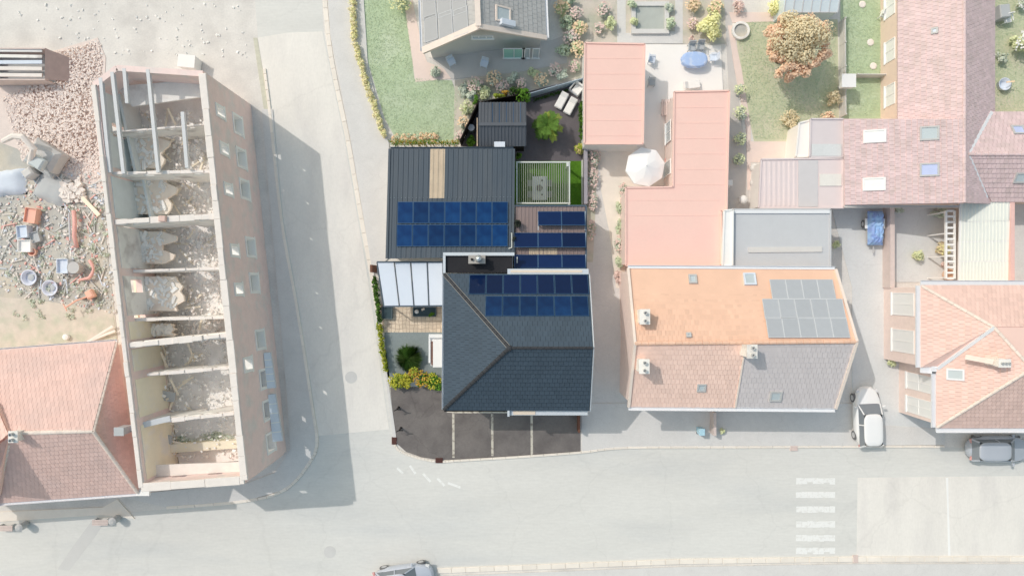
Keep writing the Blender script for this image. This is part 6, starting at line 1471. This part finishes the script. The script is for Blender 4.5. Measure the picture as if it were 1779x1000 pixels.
# ---------------------------------------------------------------- courtyard: trailer, shrubs, trellis, translucent roof
c = P(1520, 396, .6); t = thing('covered_trailer', 'trailer under a crumpled bright blue tarpaulin in the driveway shade', 'trailer', (c.x, c.y, .05)); m = MB(); m.box((c.x, c.y, .5), (.92, 2.1, .4)); part('trailer_body', m, M_greymetal, t)
vs = []; r = random.Random(5); n1, n2 = 9, 15
for j in range(n2):
    for i_ in range(n1): u, v_ = i_ / (n1 - 1) * 2 - 1, j / (n2 - 1) * 2 - 1; e = max(abs(u), abs(v_)); vs.append((c.x + u * .52, c.y + v_ * 1.16, .62 + (.42 + r.uniform(-.09, .09)) * (1 - e ** 6)))
m = MB(); m.add(vs, [(j * n1 + i_, j * n1 + i_ + 1, (j + 1) * n1 + i_ + 1, (j + 1) * n1 + i_) for j in range(n2 - 1) for i_ in range(n1 - 1)]); part('tarpaulin', m, M_bluetarp, t)
for s in (-1, 1):
    m = MB(); m.tube([(c.x + s * .52, c.y + .3, .3), (c.x + s * .68, c.y + .3, .3)], .27, 14); w = part('wheel', m, M_tyre, t); m = MB(); m.tube([(c.x + s * .681, c.y + .3, .3), (c.x + s * .69, c.y + .3, .3)], .15, 12); part('rim', m, M_rim, w)
    m = MB(); m.box((c.x + s * .60, c.y + .3, .61), (.18, .7, .05), bev=.02); part('mudguard', m, M_white, t)
m = MB(); m.bar((c.x, c.y - 1.0, .4), (c.x, c.y - 1.7, .4), .08); part('tow_bar', m, M_greymetal, t)
m = MB(); a, b = P(1543, 360, .5), P(1543, 500, .5); m.box(((a.x + b.x) / 2, (a.y + b.y) / 2, .55), (.3, a.y - b.y, 1.0)); solo('courtyard_wall', m, M_brownpale, 'long low brown wall between the driveway and the shrub courtyard', 'wall', ((a.x + b.x) / 2, (a.y + b.y) / 2, .05))
shrub(1590, 444, .5, .9, L_lime, 'yellow-green shrub standing free in the grey courtyard', n=520); shrub(1629, 434, .5, 1.0, L_olive, 'golden shrub next to the white trellis', n=520, flower=L_yellow); shrub(1625, 372, .5, 1.1, L_sage, 'shaded green shrub under the rose roof eave', n=420); shrub(1556, 362, .35, .8, L_sage, 'dim shrub beside the blue-tarped trailer', n=260); shrub(1638, 460, .25, .5, L_pinkish, 'small red flower tuft at the trellis foot', n=160)
c = P(1646, 477, .3); m = MB(); m.lathe(c + Vector((0, 0, -.23)), [(.25, 0), (.4, .3), (.42, .5), (.35, .5), (.3, .2)], 14); solo('terracotta_pot', m, mat('terracotta', (232, 200, 176), var=.06), 'round terracotta pot at the foot of the white trellis', 'flowerpot', c)
t = thing('white_trellis', 'long white open trellis beside the pale translucent roof', 'trellis', P(1652, 424)); a, b = P(1644, 366, 2.1), P(1659, 484, 2.1); m = MB()
m.box((a.x, (a.y + b.y) / 2, 2.05), (.12, a.y - b.y, .14)); m.box((b.x, (a.y + b.y) / 2, 2.05), (.1, a.y - b.y, .14)); part('rail', m, M_white, t)
for k in range(13): y = a.y - (a.y - b.y) * (k + .02) / 12.1; m = MB(); m.box(((a.x + b.x) / 2, y, 2.06), (b.x - a.x - .13, .13, .08)); part('slat', m, M_white, t)
for k in range(4): y = a.y - (a.y - b.y) * (k / 3); m = MB(); m.box((a.x, y + (.08 if k == 3 else -.08 if k == 0 else 0), .98), (.08, .08, 1.97)); part('post', m, M_white, t)
t = thing('translucent_canopy', 'pale corrugated translucent canopy roof between trellis and red wall', 'canopy', P(1710, 420)); q = [P(1668, 352, 2.5), P(1753, 349, 2.5), P(1753, 488, 2.3), P(1666, 488, 2.3)]; mc = mat('translucent_sheet', (238, 240, 232), var=.02, rough=.4)
for k in range(4):
    t0, t1 = k / 4, (k + 1) / 4; a, b, c_, d_ = q[0].lerp(q[3], t0), q[1].lerp(q[2], t0), q[1].lerp(q[2], t1 - .006), q[0].lerp(q[3], t1 - .006)
    m = MB(); ribbed(m, [d_ + Vector((0, 0, -.01 * k)), c_ + Vector((0, 0, -.01 * k)), b + Vector((0, 0, -.01 * k)), a + Vector((0, 0, -.01 * k))], .22, .03, .05); part('roof_sheet', m, mc, t)
m = MB()
for k in range(5): a, b = q[0].lerp(q[3], k / 4), q[1].lerp(q[2], k / 4); m.bar(a, b, .08, .07)
m.bar(q[0], q[3], .09, .1); m.bar(q[1], q[2], .09, .1); part('frame', m, M_white, t)
for p in q: m = MB(); m.box((p.x, p.y, p.z / 2), (.1, .1, p.z - .1)); part('post', m, M_white, t)
m = MB(); a, b = P(1756, 350, 2.6), P(1763, 490, 2.6); m.box(((a.x + b.x) / 2, (a.y + b.y) / 2, 1.3), (b.x - a.x, a.y - b.y, 2.6)); solo('red_party_wall', m, mat('soft_red_brick', (236, 196, 188), var=.06, scale=3), 'narrow red wall closing the side of the translucent canopy', 'wall', ((a.x + b.x) / 2, (a.y + b.y) / 2, 0))

# ---------------------------------------------------------------- salmon-roofed white-trimmed house in the corner
HEe, HRr = 4.6, 6.6
ch_ = thing('salmon_hipped_house', 'pink brick house with white gutters, salmon hipped roofs and tall white windows', 'house', P(1700, 620))
A0, A1, A2 = P(1600, 496, HEe), P(1600, 638, HEe), P(1900, 496, HEe); AP = P(1726, 568, HRr); AP2 = P(1900, 568, HRr); A3 = P(1900, 638, HEe)
B0, B1, B2 = P(1627, 640, HEe), P(1627, 742, HEe), P(1900, 742, HEe); BP = P(1792, 640, 7.4); BP2 = P(1900, 640, 7.4)
plA, plB_, plC = [A0, A1, AP], [A0, A2, AP2, AP], [A1, A3, AP2, AP]
plD, plE2, plF = [B1, BP, AP, B0], [B1, B2, BP2, BP], [BP, BP2, AP2, AP]
m = MB(); wA = [P(1603, 499, HEe), P(1603, 636, HEe), P(1632, 638, HEe), P(1632, 738, HEe), P(1890, 738, HEe), P(1890, 499, HEe)]; walls(m, [(p.x, p.y, HEe - .08) for p in wA]); part('wall', m, M_pinkwall, ch_)
m = MB()
for pl in (plA, plB_, plC, plE2, plF): m.slab(pl, .1)
m.slab([B0, B1, BP], .1); m.slab([B0, BP, AP], .1); rf = part('roof', m, M_salmon, ch_)
m = MB()
for pl in (plA, plB_, plE2, [B0, B1, BP], [B0, BP, AP]): tiles(m, pl, .26, .33, .04)
part('roof_tile', m, M_salmon, rf, kind='stuff')
m = MB(); ridge(m, AP + up, A0 + up, .1); ridge(m, BP + up, B1 + up, .1); ridge(m, AP + up, BP + up, .1); part('ridge_tile', m, M_ridgepale, rf)
m = MB(); m.bar(AP + up * 2, B0 + up * 2, .2, .12); part('valley_flashing', m, M_trim, rf)
m = MB()
for a, b in ((A0, A2), (A1, A0), (B0, A1), (B1, B0), (B2, B1)):
    dd = (b - a).normalized(); o_ = Vector((-dd.y, dd.x, 0)) * .12
    gutter(m, a + o_, b + o_, .42)
m.box((B0.x - .1, B0.y + .06, HEe - .02), (.5, .5, .16)); part('gutter', m, M_trim, ch_)
for y, w in ((552, 1.5), (562, 1.5)): pass
for s, z in ((P(0, 528, 2.5).y, 2.5), (P(0, 600, 2.5).y, 2.5)): pass
for yy in (528, 592): q = P(0, yy, 2.4); window(ch_, (wA[0].x, q.y, 2.4), (0, 1, 0), 1.5, 2.6, (-1, 0, 0), M_wframe, mat('curtained_pane', (240, 242, 242), var=.03, rough=.3), (2, 1))
for yy in (664, 706): q = P(0, yy, 2.4); window(ch_, (wA[2].x, q.y, 2.4), (0, 1, 0), 1.1, 2.8, (-1, 0, 0), M_wframe, MATS['curtained_pane'], (2, 2))
for px in (1680, 1740): q = P(px, 0, 2.4); window(ch_, (q.x, wA[3].y, 2.4), (1, 0, 0), 1.2, 1.9, (0, -1, 0), M_wframe, M_wglass, (2, 1))
p_, n_ = on_plane([B0, B1, BP], 1722, 627); m = MB(); m.box((p_.x, p_.y, p_.z + .45), (.62, .42, 1.3)); m.box((p_.x, p_.y, p_.z + 1.13), (.72, .5, .08)); ck = part('chimney', m, M_plaster, ch_)
m = MB()
for k in range(3): m.lathe((p_.x - .2 + k * .2, p_.y, p_.z + 1.17), [(.07, 0), (.07, .15), (.04, .15), (.04, .05)], 10)
part('chimney_pot', m, M_darkish, ck); m = MB(); m.bar((p_.x - .35, p_.y + .02, p_.z + .7), (p_.x - 1.5, p_.y + .25, p_.z - .1), .3, .3); part('chimney_saddle', m, M_ridgepale, ch_)
skylight(ch_, [B0, B1, BP], 1660, 650, .95, .7, M_trim, M_wglass)
for k, (x, y, lb) in enumerate(((1543, 628, 'lime shrub at the brick wall foot of the salmon-roofed house'), (1557, 618, 'small sage shrub in the wall corner of the salmon-roofed house'))): shrub(x, y, .34, .7, (L_lime, L_sage)[k], lb, n=260)

# ---------------------------------------------------------------- parked cars
def car(label, px, py, rz, mp, L=4.3, W=1.78, estate=False, cat='car', z=0.0):
    c = P(px, py, .7); t = thing('parked_car', label, cat, (c.x, c.y, z), rz, 'cars parked along the street')
    h_ = L / 2
    # body: rounded plan outline lofted through several heights; +x is the front
    def ring(zz, sx, sy, xo=0):
        out = []; n = 32
        for k in range(n):
            an = 2 * math.pi * k / n; e = (abs(math.cos(an)) ** 2.7 + abs(math.sin(an)) ** 3.4) ** (-1 / 3.0)
            x = e * math.cos(an); y = e * math.sin(an); out.append((xo + x * h_ * sx, y * W / 2 * sy * (1 - .10 * max(0, x) ** 3 - .05 * max(0, -x) ** 3), zz))
        return out
    m = MB(); rings = [ring(.22, .96, .92), ring(.34, 1, .98), ring(.55, 1, 1), ring(.72, .985, .985), ring(.84, .965, .94), ring(.885, .93, .86)]
    vs = [p for r_ in rings for p in r_]; n = 32
    # bonnet falls to the front
    vs = [(x, y, zz - (.16 * max(0, (x / h_ - .3) / .7) ** 2 if zz > .6 else 0)) for x, y, zz in vs]
    fs = [(i_ * n + k, i_ * n + (k + 1) % n, (i_ + 1) * n + (k + 1) % n, (i_ + 1) * n + k) for i_ in range(len(rings) - 1) for k in range(n)] + [tuple(range((len(rings) - 1) * n, len(rings) * n)), tuple(reversed(range(n)))]
    m.add(vs, fs); b = part('body', m, mp, t, smooth=True, local=True)
    x0, x1, x2, x3 = .95, .28, (-1.35 if not estate else -1.75), (-1.75 if not estate else -2.0)
    wb, wt = W * .42, W * .335; zb, zt = .87, 1.42
    def P4(a, b_, yb): return a
    roofp = [(x1, -wt, zt), (x1, wt, zt), (x2, wt, zt - .03), (x2, -wt, zt - .03)]
    m = MB(); n_ = 28; cxr, hxr = (x1 + x2) / 2, (x1 - x2) / 2 + .06; vs = []
    for sc_, dz in ((1.0, -.05), (.99, -.01), (.93, .02), (.7, .045), (.35, .055)):
        for k in range(n_):
            an = 2 * math.pi * k / n_; e = (abs(math.cos(an)) ** 5 + abs(math.sin(an)) ** 5) ** (-1 / 5); vs.append((cxr + hxr * sc_ * e * math.cos(an), (wt + .03) * sc_ * e * math.sin(an), zt + dz - .015 * (1 - math.cos(an)) / 2))
    m.add(vs, [(i_ * n_ + k, i_ * n_ + (k + 1) % n_, (i_ + 1) * n_ + (k + 1) % n_, (i_ + 1) * n_ + k) for i_ in range(4) for k in range(n_)] + [tuple(4 * n_ + k for k in range(n_))]); part('roof', m, mp, t, local=True, smooth=True)
    m = MB(); m.add([(x0, -wb, zb - .03), (x0, wb, zb - .03), (x1 + .04, wt, zt - .03), (x1 + .04, -wt, zt - .03)], [(0, 1, 2, 3)]); part('windscreen', m, M_carglass, t, local=True)
    m = MB(); m.add([(x3, wb * .95, zb), (x3, -wb * .95, zb), (x2 - .04, -wt, zt - .06), (x2 - .04, wt, zt - .06)], [(0, 1, 2, 3)]); part('rear_window', m, M_carglass, t, local=True)
    for s in (-1, 1):
        m = MB(); m.add([(x0, s * wb, zb - .03), (x3, s * wb * .95, zb), (x2 - .04, s * wt, zt - .06), (x1 + .04, s * wt, zt - .03)], [(0, 1, 2, 3)] if s < 0 else [(3, 2, 1, 0)]); part('side_window', m, M_carglass, t, local=True)
        m = MB(); m.bar((x0, s * wb, zb - .02), (x1 + .03, s * wt, zt - .03), .07, .05); m.bar((x2 - .03, s * wt, zt - .05), (x3, s * wb * .95, zb), .1, .05); m.bar((-.45, s * (wb + .01), zb), (-.4, s * wt, zt - .04), .07, .04); part('pillar', m, mp, t, local=True)
        m = MB(); m.box((.78, s * (W / 2 + .07), .95), (.12, .2, .14), bev=.03); part('wing_mirror', m, mp, t, local=True)
        m = MB(); m.box((h_ - .34, s * W * .31, .64), (.26, .34, .12), s * -.3, bev=.04); part('headlight', m, M_lamp, t, local=True)
        m = MB(); m.box((-h_ + .2, s * W * .33, .76), (.16, .28, .16), s * .25, bev=.04); part('tail_light', m, M_rlamp, t, local=True)
        for xx in (h_ * .62, -h_ * .6):
            m = MB(); m.tube([(xx, s * (W / 2 - .26), .31), (xx, s * (W / 2 - .05), .31)], .31, 18); w = part('wheel', m, M_tyre, t, local=True); m = MB(); m.tube([(xx, s * (W / 2 - .049), .31), (xx, s * (W / 2 - .035), .31)], .19, 14); part('rim', m, M_rim, w, local=True)
    return t
car('white parked hatchback pointing at the driveway beside the orange-tiled house', 1507, 724, R(92), M_carwhite, 4.2, 1.8, True, z=.09)
car('dark slate-blue car parked along the kerb below the salmon-roofed house', 1736, 780, 0.0, M_cardark, 4.3, 1.8, True, z=.01)
car('bluish car cut by the lower picture edge on the main road', 700, 1004, R(8), M_carblue, 4.2, 1.75, False, z=.01)
shrub(360, 992, .3, .6, L_pinkish, 'small reddish bush at the lower picture edge', n=160) if False else None
